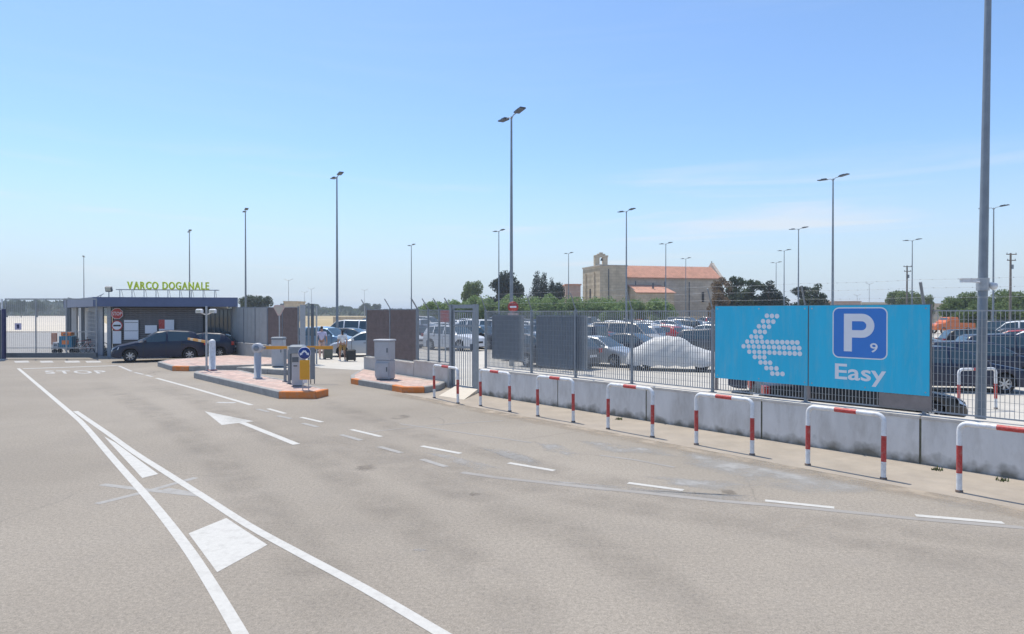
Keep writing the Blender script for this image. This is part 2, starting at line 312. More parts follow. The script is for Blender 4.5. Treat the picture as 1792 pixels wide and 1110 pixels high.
M['kerbo'] = mat('kerb_orange_paint', (0.68, 0.22, 0.055), 0.7, var=0.12, scale=6, dirt=(0.32, 0.25, 0.20), dscale=6, damt=0.75, spec=0.3)
M['paver'] = mat('red_paving', (0.58, 0.42, 0.355), 0.9, var=0.15, scale=5, dirt=(0.54, 0.47, 0.41), dscale=1.3, damt=0.9, bump=0.2, spec=0.2)
paver_joints(M['paver'])
M['cream'] = mat('cream_slab', (0.60, 0.54, 0.45), 0.9, var=0.1, scale=3, dirt=(0.40, 0.36, 0.30), dscale=3, damt=0.5, spec=0.2)
M['cab'] = mat('cabinet_grey', (0.44, 0.45, 0.47), 0.5, 0.05, var=0.07, scale=5)
M['cabd'] = mat('cabinet_dark', (0.10, 0.12, 0.14), 0.5, 0.1, var=0.1)
M['cabm'] = mat('cabinet_mid', (0.22, 0.25, 0.28), 0.5, 0.2, var=0.1)
M['amber'] = mat('amber_panel', (0.72, 0.34, 0.015), 0.45, var=0.06, scale=4)
M['armor'] = mat('boom_orange', (0.75, 0.33, 0.03), 0.5, var=0.08, scale=5)
M['armw'] = mat('boom_cream', (0.72, 0.62, 0.45), 0.5, var=0.05)
M['mblue'] = mat('mandatory_blue', (0.015, 0.055, 0.26), 0.4, var=0.03)
M['fascia'] = mat('fascia_blue_grey', (0.10, 0.135, 0.24), 0.5, 0.1, var=0.08, scale=2)
M['roofgrey'] = mat('roof_felt', (0.35, 0.35, 0.35), 0.9, var=0.1)
M['slat'] = mat('dark_siding', (0.165, 0.155, 0.155), 0.6, var=0.2, scale=5)
M['slat2'] = mat('dark_siding_gap', (0.02, 0.02, 0.022), 0.7)
M['colgrey'] = mat('column_grey', (0.34, 0.37, 0.40), 0.5, 0.1, var=0.08)
M['bluegrey'] = mat('panel_blue_grey', (0.15, 0.19, 0.25), 0.5, var=0.1, scale=3)
M['offwhite'] = mat('off_white_render', (0.58, 0.57, 0.54), 0.8, var=0.08, scale=2)
M['green'] = mat('letter_lime', (0.66, 0.78, 0.04), 0.5, var=0.12, scale=9)
M['black'] = mat('black_print', (0.015, 0.015, 0.018), 0.5)
M['tyre'] = mat('tyre_rubber', (0.018, 0.018, 0.02), 0.85, var=0.2, scale=20)
M['rim'] = mat('alloy_rim', (0.45, 0.46, 0.48), 0.3, 0.7, var=0.1)
M['glass'] = mat('car_glass', (0.035, 0.065, 0.080), 0.05, spec=1.0)
M['trim'] = mat('black_trim', (0.02, 0.02, 0.022), 0.6)
M['lampw'] = mat('headlamp_glass', (0.6, 0.62, 0.65), 0.15, 0.2)
M['lampr'] = mat('tail_lamp_red', (0.35, 0.01, 0.01), 0.25)
M['plate'] = mat('plate_white', (0.7, 0.7, 0.7), 0.5)
M['stone'] = mat('tufa_stone', (0.66, 0.555, 0.41), 0.95, var=0.14, scale=0.5, dirt=(0.40, 0.335, 0.25), dscale=0.35, damt=0.6, bump=0.3, bscale=3, spec=0.15)
M['stonegrey'] = mat('grey_stone', (0.58, 0.51, 0.43), 0.95, var=0.14, scale=0.5, dirt=(0.38, 0.335, 0.285), dscale=0.4, damt=0.6, bump=0.3, bscale=3, spec=0.15)
courses(M['stone'], .5, (.80, .78, .75)); courses(M['stonegrey'], .5, (.80, .78, .75)); courses(M['wall'], .27, (.86, .85, .84)) if 0 else None
M['tile'] = mat('terracotta_tiles', (0.56, 0.29, 0.20), 0.85, var=0.15, scale=1.5, dirt=(0.36, 0.20, 0.14), dscale=0.8, damt=0.6)
M['tile2'] = mat('faded_terracotta', (0.44, 0.32, 0.27), 0.9, var=0.15, scale=0.8)
M['bark'] = mat('tree_bark', (0.12, 0.09, 0.065), 0.95, var=0.25, scale=4, bump=0.4)
M['pine'] = leaf_mat('pine_needles', (0.014, 0.030, 0.022), (0.036, 0.060, 0.036))
M['olive'] = leaf_mat('olive_leaves', (0.15, 0.23, 0.075), (0.29, 0.38, 0.16))
M['fresh'] = leaf_mat('fresh_leaves', (0.09, 0.14, 0.04), (0.19, 0.25, 0.09))
M['dry'] = leaf_mat('dry_leaves', (0.16, 0.10, 0.05), (0.22, 0.16, 0.09))
M['darkg'] = leaf_mat('oak_leaves', (0.030, 0.052, 0.024), (0.07, 0.10, 0.045))
M['tarp'] = mat('silver_cover', (0.60, 0.59, 0.56), 0.5, 0.0, var=0.08, scale=2, bump=0.5, bscale=3.5)
M['skin'] = mat('skin', (0.42, 0.24, 0.17), 0.6, var=0.05)
M['hair'] = mat('dark_hair', (0.03, 0.022, 0.018), 0.7, var=0.2)
M['lilac'] = mat('lilac_cloth', (0.55, 0.52, 0.68), 0.85, var=0.1, scale=9)
M['shirtw'] = mat('white_cloth', (0.68, 0.68, 0.68), 0.85, var=0.15, scale=9)
M['khaki'] = mat('mustard_cloth', (0.36, 0.22, 0.07), 0.85, var=0.15, scale=9)
M['pinkc'] = mat('pale_pink_cloth', (0.62, 0.45, 0.40), 0.85, var=0.1, scale=9)
M['case'] = mat('black_suitcase', (0.02, 0.02, 0.022), 0.5, var=0.2)
M['caseg'] = mat('grey_green_suitcase', (0.11, 0.12, 0.10), 0.6, var=0.2)
M['wood'] = mat('utility_wood', (0.20, 0.17, 0.14), 0.9, var=0.2, scale=3)
M['orange'] = mat('orange_plastic', (0.75, 0.20, 0.03), 0.5, var=0.1)
M['teal'] = mat('teal_plastic', (0.02, 0.17, 0.28), 0.5, var=0.15)
M['navy'] = mat('navy_steel', (0.02, 0.025, 0.10), 0.5, var=0.1)
M['grass'] = mat('weed_green', (0.10, 0.12, 0.04), 0.9, var=0.3, scale=20)
def carpaint(name, c, rough=0.28, metal=0.0): M[name] = mat(name, c, rough, metal, var=0.03, scale=2, coat=0.22 if c[1] < .05 else .4, spec=0.35 if c[1] < .05 else .5)
PAINTS = {'white': (0.70, 0.71, 0.72), 'silver': (0.42, 0.44, 0.46), 'grey': (0.07, 0.075, 0.085), 'black': (0.008, 0.009, 0.011), 'dark blue': (0.009, 0.017, 0.045),
          'light blue': (0.16, 0.27, 0.40), 'red': (0.36, 0.015, 0.02), 'beige': (0.42, 0.38, 0.32), 'orange': (0.70, 0.17, 0.03)}
for k, c in PAINTS.items(): carpaint('paint_' + k.replace(' ', '_'), c, 0.34, 0.35 if k in ('silver', 'grey', 'light blue') else 0.0)

# ------------------------------------------------------------------ ground, roads, lots
def struct(name, mb, m): return tag(mb.build(name, m), kind='structure')
g = MB(); S = 5000
g.flat([(-S, -300), (S, -300), (S, S), (-S, S)], -0.02); struct('ground', g, M['field'])
# fence line: passes the pixels of the wall foot
WY0 = 19.744; SL = 1.2
DL = Vector((1, -SL)).normalized(); NL = Vector((SL, 1)).normalized()     # along the fence (towards the right edge) / into the car park
def WP(x, off=0.0): return (x + NL.x * off, WY0 - SL * x + NL.y * off)
L0 = (-2.09, 23.0); L1 = (-6.17, 28.4)                                    # the low wall left of the pedestrian gate
lot = [WP(14.5, 0.3), WP(-1.05, 0.3), (-2.2, 23.1), (-5.95, 28.0), (-5.3, 28.9), (-8.9, 31.0), (-10.6, 33.3), (-13.0, 36.6), (-16.9, 40.4), (-17, 60), (-28, 104), (75, 114), (150, 118), (120, 40), (40, 2)]
lb = MB(); lb.flat(lot, -0.006); struct('car_park_surface', lb, M['lot'])
ap = MB(); ap.flat([(-34, 37.4), (-17.2, 37.9), (-22, 50), (-75, 125), (-270, 425), (-420, 425), (-420, 60)], -0.010); struct('apron', ap, M['apron'])
ap2 = MB(); ap2.flat([(-29.5, 37.6), (-17.25, 37.95), (-22, 48), (-46, 84), (-75, 84)], -0.004); struct('service_road', ap2, M['patch_solid'])
rd = MB(); rd.flat([(-90, -60), (70, -60), (26, -12), WP(-1.05, 0.1), (-2.0, 23.05), (-5.95, 28.3), (-5.6, 28.9), (-8.9, 30.9), (-10.5, 33.2), (-13, 36.2), (-16.7, 39.9), (-17.3, 37.9), (-30, 37.3), (-90, 44)], 0.0)
road = struct('road', rd, M['asphalt'])
MK = [0]
def mark(name, mb, m, label=None):
    MK[0] += 1; mb.v = [(x, y, z + 0.00001 * MK[0]) for x, y, z in mb.v]
    o = mb.build(name, m, road)
    if label: o['label'] = label
    return o
# pavement strip between the hoops and the wall
pv = MB(); pv.flat([WP(9.9 + 1.2, 0.15), WP(-1.05, 0.15), (-1.75, 22.4), (-2.2, 22.2), (-2.75, 20.9), WP(-2.6, -1.75), WP(10.4, -1.9)], 0.0035)
pav = struct('pavement', pv, M['pavement'])
Z1, Z2, Z3 = 0.0016, 0.0026, 0.0034
def gp(*a): return [G(x, y) for x, y in a]
ptch = [[(833, 783), (880, 784), (955, 810), (948, 816), (905, 811)], [(925, 772), (972, 775), (1027, 797), (1000, 801), (960, 790)], [(1010, 770), (1100, 780), (1165, 786), (1192, 800), (1120, 795), (1040, 786)],
        [(1180, 786), (1330, 797), (1560, 838), (1560, 862), (1420, 868), (1300, 846), (1195, 812)], [(930, 838), (1090, 852), (1180, 860), (1330, 868), (1300, 882), (1100, 862), (960, 850)], [(1120, 832), (1260, 838), (1340, 852), (1260, 862), (1150, 848)],
        [(1580, 850), (1792, 876), (1792, 905), (1640, 885)]]
def fade_patch(poly, name, m, ring=0.45):                # sheet whose outline is ragged and thins out towards its rim
    P = [Vector(p) for p in poly]; c = sum(P, Vector((0, 0))) / len(P); out = []
    for i in range(len(P)):
        a, b = P[i], P[(i + 1) % len(P)]; k = max(2, int((b - a).length / 0.35))
        for q in range(k): jj = min(.05, (b - a).length * .12); out.append(a.lerp(b, q / k) + Vector((random.gauss(0, jj), random.gauss(0, jj))))
    inn = [p + (c - p).normalized() * min(ring, (c - p).length * .5) for p in out]; n = len(out); mb = MB()
    mb.add([(p.x, p.y, Z1) for p in out] + [(p.x, p.y, Z1) for p in inn] + [(c.x, c.y, Z1)], [(i, (i + 1) % n, n + (i + 1) % n, n + i) for i in range(n)] + [(n + i, n + (i + 1) % n, 2 * n) for i in range(n)])
    o = mark(name, mb, m); at = o.data.attributes.new('edge', 'FLOAT', 'POINT')
    for i in range(2 * n + 1): at.data[i].value = 0.0 if i < n else 1.0
    return o
for p in ptch: fade_patch(gp(*p), 'asphalt_patch', M['patch'])
for p in ([(743.6, 793), (794, 797), (872.5, 819), (833, 825)], [(790, 806), (815, 805), (850, 818), (828, 822)]): pass
fade_patch(gp((743.6, 793), (794, 797), (872.5, 819), (833, 825)), 'faded_patch', M['ghost'], 0.15)
for pts, w in (([(808, 827), (870, 836), (1000, 850), (1130, 863), (1260, 877), (1420, 890), (1600, 908), (1792, 924)], 0.13), ([(1050, 797), (1110, 805), (1180, 818)], 0.08), ([(700, 742), (800, 756), (930, 775)], 0.08), ([(640, 757), (760, 744), (880, 736)], 0.06)):
    mb = MB(); mb.ribbon(gp(*pts), w, Z2); mark('seam', mb, M['seam'])
# hatched wedge of lines
def smooth_pts(pts, n=4):
    P = [Vector(p) for p in pts]; out = []
    for i in range(len(P) - 1):
        a, b, c, d = P[max(i - 1, 0)], P[i], P[i + 1], P[min(i + 2, len(P) - 1)]
        for k in range(n):
            t = k / n; out.append(0.5 * ((2 * b) + (c - a) * t + (2 * a - 5 * b + 4 * c - d) * t * t + (3 * b - a - 3 * c + d) * t ** 3))
    out.append(P[-1]); return out
lnA = gp((32, 645), (84, 689), (127, 725.5), (147, 744), (187.5, 791), (221, 829), (256, 868), (293, 913), (334, 968), (375, 1032), (421, 1110), (455, 1172))
mb = MB(); mb.ribbon(smooth_pts(lnA), 0.115, Z2); mark('edge_line', mb, M['line'])
lnB = gp((132, 720), (187.5, 758), (234, 791.5), (288, 826), (357, 870), (435, 920), (522, 968), (641, 1032), (773.5, 1110), (880, 1172))
mb = MB(); mb.ribbon(smooth_pts(lnB), 0.115, Z3); mark('edge_line', mb, M['line'])
mb = MB(); mb.flat(gp((182, 764), (202, 775), (277, 830), (249, 837)), Z2); mark('hatch_block', mb, M['line'])
mb = MB(); mb.flat(gp((396, 907), (468, 954), (380, 1002), (330, 934)), Z2); mark('hatch_block', mb, M['line'])
for a in (((169, 882), (250, 862), (343, 836)), ((178, 848), (260, 858), (357, 868)), ((290, 856), (352, 866))): mb = MB(); mb.ribbon(gp(*a), 0.12, Z1); mark('erased_line', mb, M['line_ghost'])
# stop line, word, lane line and dashes
mb = MB(); mb.ribbon(gp((40, 645.5), (205, 640)), 0.33, Z1); mark('stop_line', mb, M['line_far'])
bl, br = Vector(G(80, 654)), Vector(G(190, 653.6)); upv = Vector((-0.60, 0.80)) * 1.75
tx = text_mb('STOP', 1.0, 0, 0.018, space=1.15); xs = [v[0] for v in tx.v]; x0, x1 = min(xs), max(xs); hmax = max(v[1] for v in tx.v)
xform(tx, lambda x, y, z: (*(bl + (br - bl) * ((x - x0) / (x1 - x0)) + upv * (y / hmax)), Z1)); mark('stop_word', tx, M['line_far'], 'white word STOP painted on the asphalt')
for a in (((208, 640.5), (230, 650)), ((236, 652), (251, 655.5)), ((256, 656.5), (266, 659.5))): mb = MB(); mb.ribbon(gp(*a), 0.12, Z1); mark('lane_line', mb, M['line_far'])
mb = MB(); mb.ribbon(gp((274, 662), (340, 680), (440, 709)), 0.13, Z1); mark('lane_line', mb, M['line'])
mb = MB(); mb.ribbon(gp((380, 704.5), (412, 705)), 0.2, Z1); mark('lane_tick', mb, M['line_far'])
for a in ([(469, 715.5), (499, 724)], [(527, 730.6), (564, 739)], [(615, 752), (667, 764.5)], [(738, 781), (806, 794)], [(890, 810.5), (970, 824)], [(1099, 845.5), (1196, 858.5)], [(1339, 876.5), (1460, 889)], [(1602, 902.5), (1756, 915.5)]):
    mb = MB(); mb.ribbon(gp(*a), 0.11, Z3); mark('lane_dash', mb, M['line'])
for a in ([(450, 716), (470, 721)], [(486, 728), (510, 733)], [(530, 741), (556, 747.5)], [(597, 761), (632, 771)], [(663.5, 782), (702.6, 793)], [(738, 804), (781, 817.5)]):
    mb = MB(); mb.ribbon(gp(*a), 0.12, Z3); mark('old_dash', mb, M['line_ghost'])
mb = MB(); mb.flat(gp((358, 720), (444, 737.5), (388, 744)), Z1); a, b = Vector(G(424, 740)), Vector(G(519, 778)); mb.ribbon([a, b], 0.15, Z2); mark('lane_arrow', mb, M['line'])
for x0_, x1_ in ((24, 49), (69, 91), (112, 138), (149, 175)):
    mb = MB(); mb.flat(gp((x0_, 632), (x1_, 631.5), (x1_ + 3, 634.6), (x0_ + 3, 635)), Z1); mark('crossing_stripe', mb, M['line_far'])
for a in ([(1283, 777), (1345, 783)], [(1300, 784), (1330, 772)], [(1312, 770), (1318, 786)], [(1742, 862), (1792, 868)], [(1762, 849), (1800, 866)], [(1016, 731), (1036, 735)], [(1745, 855), (1800, 858)]):
    mb = MB(); mb.ribbon(gp(*a), 0.09, Z2); mark('paint_scrawl', mb, M['line_far'])
def blob(px, py, rx, ry): c = G(px, py); return [(c[0] + rx * math.cos(t) * random.uniform(.85, 1.15), c[1] + ry * math.sin(t) * random.uniform(.85, 1.15)) for t in [i * math.pi / 5 for i in range(10)]]
for px, py, a, b_ in ((1275, 861, .13, .16), (830, 865, .10, .10), (640, 820, .2, .3), (700, 730, .3, .4)): fade_patch(blob(px, py, a, b_), 'oil_stain', M['oil'], 0.12)
fade_patch(blob(735, 963, .09, .06), 'pale_stain', M['ghost'], 0.04)
def fade_ribbon(pts, w, name, m):
    P = smooth_pts([Vector(p) for p in pts], 5); k = len(P); mb = MB(); rows_ = []
    for r_, off in enumerate((-.5, -.2, .2, .5)):
        for i in range(k):
            d = (P[min(i + 1, k - 1)] - P[max(i - 1, 0)]).normalized(); q = P[i] + Vector((-d.y, d.x)) * w * off; rows_.append((q.x, q.y, Z1))
    mb.add(rows_, [(r_ * k + i + 1, r_ * k + i, (r_ + 1) * k + i, (r_ + 1) * k + i + 1)[::-1] for r_ in range(3) for i in range(k - 1)])
    o = mark(name, mb, m); at = o.data.attributes.new('edge', 'FLOAT', 'POINT')
    for r_ in range(4):
        for i in range(k): at.data[r_ * k + i].value = (0.0 if r_ in (0, 3) else 1.0) * min(1, i / 3, (k - 1 - i) / 3)
    return o
for tr_ in (((640, 1160), (470, 900), (300, 740), (150, 660)), ((1010, 1160), (700, 900), (430, 740), (240, 660)), ((1330, 1160), (1050, 960), (800, 860), (640, 800), (520, 755)), ((1900, 1020), (1400, 935), (1000, 868), (760, 812), (600, 760)), ((1900, 960), (1400, 905), (1050, 840), (800, 780), (640, 730), (560, 700))):
    fade_ribbon(gp(*tr_), 0.9, 'tyre_track', M['polish'])
fade_ribbon([WP(-2.4, -1.75), WP(-1, -1.76), WP(1, -1.80), WP(3, -1.80), WP(5, -1.83), WP(7, -1.86), WP(9, -1.88), WP(10.4, -1.9)], 1.1, 'dust_strip', M['dust'])

# ------------------------------------------------------------------ the concrete wall with fence
WT = 0.40; WH = 0.82; XE = 10.6
wall = thing('concrete_wall', 'long weathered grey concrete wall under the grating fence, behind the red and white hoops', 'wall', (*WP(-1.05), 0))
def on_wall(mb, x0, x1, o0, o1, z0, z1, m=0): mb.prism([WP(x0, o0), WP(x1, o0), WP(x1, o1), WP(x0, o1)], z0, z1, m); return mb
def place(o, root): o.location = tuple(-c for c in root.location); return o
joints = [-1.05, 1.25, 3.2, 5.1, 6.97, XE]
for i in range(len(joints) - 1):
    mb = MB(); on_wall(mb, joints[i] + (0.012 if i else 0), joints[i + 1] - 0.012, 0, WT, -0.05, WH - 0.05); place(mb.build('wall_panel', M['wall'], wall), wall)
    mb = MB(); on_wall(mb, joints[i] + (0.006 if i else 0), joints[i + 1] - 0.006, -0.012, WT + 0.01, WH - 0.047, WH); place(mb.build('coping', M['coping'], wall), wall)
    if i: mb = MB(); on_wall(mb, joints[i] - 0.0115, joints[i] + 0.0115, 0.012, WT - 0.01, -0.05, WH - 0.05); place(mb.build('joint', M['joint'], wall), wall)
FO = 0.22                                                # the fence stands this far behind the wall's front face
fence = thing('grating_fence', 'grey steel grating fence with barbed wire arms standing on the concrete wall', 'fence', (*WP(-1.05, FO), WH))
def fpt(x, z, off=0.0): p = WP(x, FO + off); return Vector((p[0], p[1], z))
FT = 2.62
fposts = [-1.0, 0.40, 1.55, 2.80, 4.27, 5.62, 6.96, 8.40, 9.9]
for i, x in enumerate(fposts):
    mb = MB(); a = fpt(x, 0); mb.box((a.x, a.y, (WH + FT) / 2 + 0.02), (0.05, 0.06, FT - WH + 0.04), math.atan2(DL.y, DL.x))
    p0 = fpt(x, FT + 0.03); mb.tube([p0 - Vector((0, 0, .1)), p0, p0 + Vector((-NL.x * 0.20, -NL.y * 0.20, 0.46))], 0.016 if i not in (6,) else 0.024, 6)
    mb.box((a.x, a.y, WH + 0.006), (0.14, 0.12, 0.012), math.atan2(DL.y, DL.x)); place(mb.build('post', M['post'], fence), fence)
for zt_, rr in ((FT, 0.013), (WH + 0.07, 0.013)):
    for i in range(len(fposts) - 1):
        mb = MB(); mb.box(tuple((fpt(fposts[i], zt_) + fpt(fposts[i + 1], zt_)) / 2), ((fpt(fposts[i + 1], 0) - fpt(fposts[i], 0)).length - 0.05, 0.03, 0.022), math.atan2(DL.y, DL.x)); place(mb.build('rail', M['bar'], fence), fence)
for i in range(len(fposts) - 1):
    x0, x1 = fposts[i] + 0.03, fposts[i + 1] - 0.03; Ls = (x1 - x0) / DL.x; n = max(1, int(Ls / 0.062)); mb = MB()
    for k in range(n):
        a = fpt(x0 + (x1 - x0) * (k + 0.5) / n, 0); mb.box((a.x, a.y, (WH + 0.08 + FT) / 2), (0.0035, 0.025, FT - WH - 0.09), math.atan2(DL.y, DL.x))
    z = WH + 0.2
    while z < FT - 0.03: mb.box(tuple(fpt((x0 + x1) / 2, z, -0.010)), (Ls, 0.005, 0.005), math.atan2(DL.y, DL.x)); z += 0.132
    tag(place(mb.build('grating_panel', M['bar'], fence), fence), kind='stuff')
for k, (dn, dz) in enumerate(((0.09, 0.20), (0.16, 0.36), (0.215, 0.50))):
    mb = MB(); pts = []
    for i in range(len(fposts) - 1):
        for j in range(4):
            t = j / 4; x = fposts[i] * (1 - t) + fposts[i + 1] * t; pts.append(fpt(x, FT + 0.03 + dz - 0.05 * t * (1 - t), -dn))
    pts.append(fpt(fposts[-1], FT + 0.03 + dz, -dn)); mb.tube(pts, 0.0015, 4)
    for i in range(0, len(pts) - 1):
        for q in range(3): c = pts[i].lerp(pts[i + 1], q / 3); mb.box(tuple(c), (0.003, 0.012, 0.012), 0.4)
    place(mb.build('barbed_wire', M['galv'], fence), fence)
def louvre(name, x0, x1, z0, z1, label):                 # dark louvred screens hung behind the grating
    a = fpt(x0, z0, 0.09); b = fpt(x1, z0, 0.09); L = (b - a).length; ang = math.atan2(DL.y, DL.x)
    t = thing(name, label, 'screen', (*((a + b) / 2)[:2], z0), ang, 'dark louvred screens hung on the fence')
    n = int((z1 - z0) / 0.055); sh = None
    fr = MB()
    for sx_ in (-1, 1): fr.box((sx_ * L / 2, 0, (z1 - z0) / 2), (0.04, 0.05, z1 - z0))
    for zz in (0, z1 - z0): fr.box((0, 0, zz), (L - 0.045, 0.04, 0.04))
    fr.build('frame', M['screen'], t)
    s = MB(); s.box((0, 0, 0), (L - 0.05, 0.056, 0.006), 0, 0, Matrix.Rotation(R(68), 3, 'X')); so = s.build('slat', M['screen'], t, (0, 0, 0.05))
    for k in range(1, n): c = so.copy(); COL.objects.link(c); c.parent = t; c.location = (0, 0, 0.05 + k * 0.055)
    return t
louvre('louvred_screen', -0.83, 0.10, 1.15, FT - 0.14, 'dark grey louvred screen on the fence next to the pedestrian gate')
louvre('louvred_screen', 0.50, 1.75, 1.05, FT - 0.14, 'wider dark grey louvred screen on the fence, second from the pedestrian gate')

# parking sign on the fence: (s along, z) coordinates in the sign's plane
SO = 0.15
def splane(px, py):
    d = ray(px, py); p0 = Vector((*WP(0, SO), 0)); n = Vector((NL.x, NL.y, 0)); c = Vector((0, 0, CAM_H)); t = (p0 - c).dot(n) / d.dot(n); p = c + d * t
    return (p.x, p.y, p.z)
sl, sr, smid = splane(1252, 600), splane(1627, 600), splane(1414.8, 600)
SX0, SX1, SXM = sl[0], sr[0], smid[0]
def s_of(px, py): p = splane(px, py); return ((p[0] - SX0) / DL.x, p[2])
SL_ = (SX1 - SX0) / DL.x; SM_ = (SXM - SX0) / DL.x; SB, STP = 1.155, 2.722
sang = math.atan2(DL.y, DL.x)
sign = thing('parking_sign', 'big cyan parking sign with dotted arrow, white P 9 and the word Easy', 'sign', (sl[0], sl[1], SB), sang)
def sp_(mb, name, m, lab=None):                          # local axes: x along, y into the fence, z up from the lower edge
    o = mb.build(name, m, sign)
    if lab: o['label'] = lab
    return o
for a, b in ((0, SM_ - 0.012), (SM_ + 0.012, SL_)):
    mb = MB(); mb.box(((a + b) / 2, 0.0, (STP - SB) / 2), (b - a, 0.012, STP - SB)); sp_(mb, 'panel', M['signblue'])
fr = MB()
for x in (0.0, SM_, SL_): fr.box((x, 0.03, (STP - SB) / 2 - 0.12), (0.05, 0.04, STP - SB + 0.26 + (0.05 if x == 0 else 0)))
for z in (0.03, STP - SB - 0.012): fr.box((SL_ / 2, 0.022, z), (SL_, 0.03, 0.045))
sp_(fr, 'frame', M['signback'])
mb = MB(); mb.box((SL_ - 0.42, 0.012, -0.13), (0.80, 0.006, 0.25)); sp_(mb, 'lower_plate', M['signback'])
def prnt(mb, depth, name, m, lab=None): xform(mb, lambda x, y, z: (x, -0.0065 - depth - z, y - SB)); return sp_(mb, name, m, lab)
for a, b in ((0, SM_ - 0.012), (SM_ + 0.012, SL_)):
    for u in (a + .06, (a + b) / 2, b - .06):
        for z in (.06, STP - SB - .06): mb = MB(); mb.lathe([(.014, -.006), (.012, -.011), (0, -.012)], (u, 0, z), 8, 0, 'Y'); sp_(mb, 'bolt', M['galv'])
# dotted arrow
cx_ = lambda v: 1230 + v / 4.167
cy_ = lambda v: 500 + v / 4.167
dots = []
for y, xs in ((220, (468, 505, 542)), (260, (440, 478, 515)), (297, (410, 447, 484)), (335, (383, 418, 453)), (372, (355, 391, 427)), (520, (380, 415, 450)), (560, (422, 457, 492)), (601, (465, 500, 538)), (641, (508, 545, 582))):
    for i, x in enumerate(xs): dots.append((x, y + i * 1.5))
for n_, xa, xb, ya, yb in ((11, 325, 690, 408, 415), (12, 298, 704, 442, 456), (11, 340, 708, 482, 497)):
    for i in range(n_): t = i / (n_ - 1); dots.append((xa + (xb - xa) * t, ya + (yb - ya) * t))
mb = MB()
for x, y in dots:
    s, z = s_of(cx_(x), cy_(y)); mb.prism([(s + 0.049 * math.cos(t), z + 0.049 * math.sin(t)) for t in [i * math.pi / 5 for i in range(10)]], 0, 0.002)
o = prnt(mb, 0, 'dotted_arrow', M['signwhite'], 'arrow of white round dots pointing left')
def rrect(x0, y0, x1, y1, r, n=6):
    P = []
    for cx2, cy2, a0 in ((x1 - r, y1 - r, 0), (x0 + r, y1 - r, 90), (x0 + r, y0 + r, 180), (x1 - r, y0 + r, 270)):
        for k in range(n + 1): t = R(a0 + 90 * k / n); P.append((cx2 + r * math.cos(t), cy2 + r * math.sin(t)))
    return P
bx0, bz1 = s_of(1457.5, 538.4); bx1, bz0 = s_of(1553.5, 629.6); bz1 = 2.685; bz0 = 1.735
mb = MB(); mb.prism(rrect(bx0, bz0, bx1, bz1, 0.12), 0, 0.002); prnt(mb, 0, 'parking_square_border', M['signwhite'])
mb = MB(); mb.prism(rrect(bx0 + 0.022, bz0 + 0.022, bx1 - 0.022, bz1 - 0.022, 0.10), 0, 0.002); prnt(mb, 0.0025, 'parking_square', M['pblue'])
pxl, pzt = s_of(1477.5, 549.2); pxr, pzb = s_of(1530.5, 615)[0], s_of(1485, 615)[1]
W_ = pxr - pxl; Hh = pzt - pzb; st = W_ * 0.27; bh = Hh * 0.63; ro = bh / 2; ri = ro - st * 0.95
mb = MB(); mb.prism([(pxl, pzb), (pxl + st, pzb), (pxl + st, pzt), (pxl, pzt)], 0, 0.002)
cxp = pxr - ro; czp = pzt - ro; arc = [R(90 - 180 * k / 14) for k in range(15)]
outer = [(pxl + st, pzt)] + [(cxp + ro * math.cos(t), czp + ro * math.sin(t)) for t in arc] + [(pxl + st, pzt - bh)]
inner = [(pxl + st, pzt - (ro - ri))] + [(cxp + ri * math.cos(t), czp + ri * math.sin(t)) for t in arc] + [(pxl + st, pzt - bh + (ro - ri))]
for i in range(len(outer) - 1): mb.prism([outer[i], outer[i + 1], inner[i + 1], inner[i]], 0, 0.002)
prnt(mb, 0.005, 'letter_p', M['signwhite'])
def fit_text(txt, x0, x1, zb, ztop, off, name, depth, m, space=1.0):
    t = text_mb(txt, 1.0, 0, off, space=space); t2 = text_mb(txt[0] if txt != 'Easy' else 'E', 1.0, 0, off)
    a, b = min(v[0] for v in t.v), max(v[0] for v in t.v); y0, y1 = min(v[1] for v in t2.v), max(v[1] for v in t2.v)
    xform(t, lambda x, y, z: (x0 + (x1 - x0) * (x - a) / (b - a), zb + (ztop - zb) * (y - y0) / (y1 - y0), 0.001)); prnt(t, depth, name, m)
n0, nzt = s_of(1523, 600.5); n1, nzb = s_of(1536.5, 617.5)
fit_text('9', n0, n1, nzb, nzt, 0.012, 'number_nine', 0.005, M['signwhite'])
e0 = s_of(1461.5, 650)[0]; e1 = s_of(1551, 660)[0]
fit_text('Easy', e0, e1, s_of(1463, 663)[1], s_of(1463, 636)[1], 0.016, 'word_easy', 0, M['signwhite'])

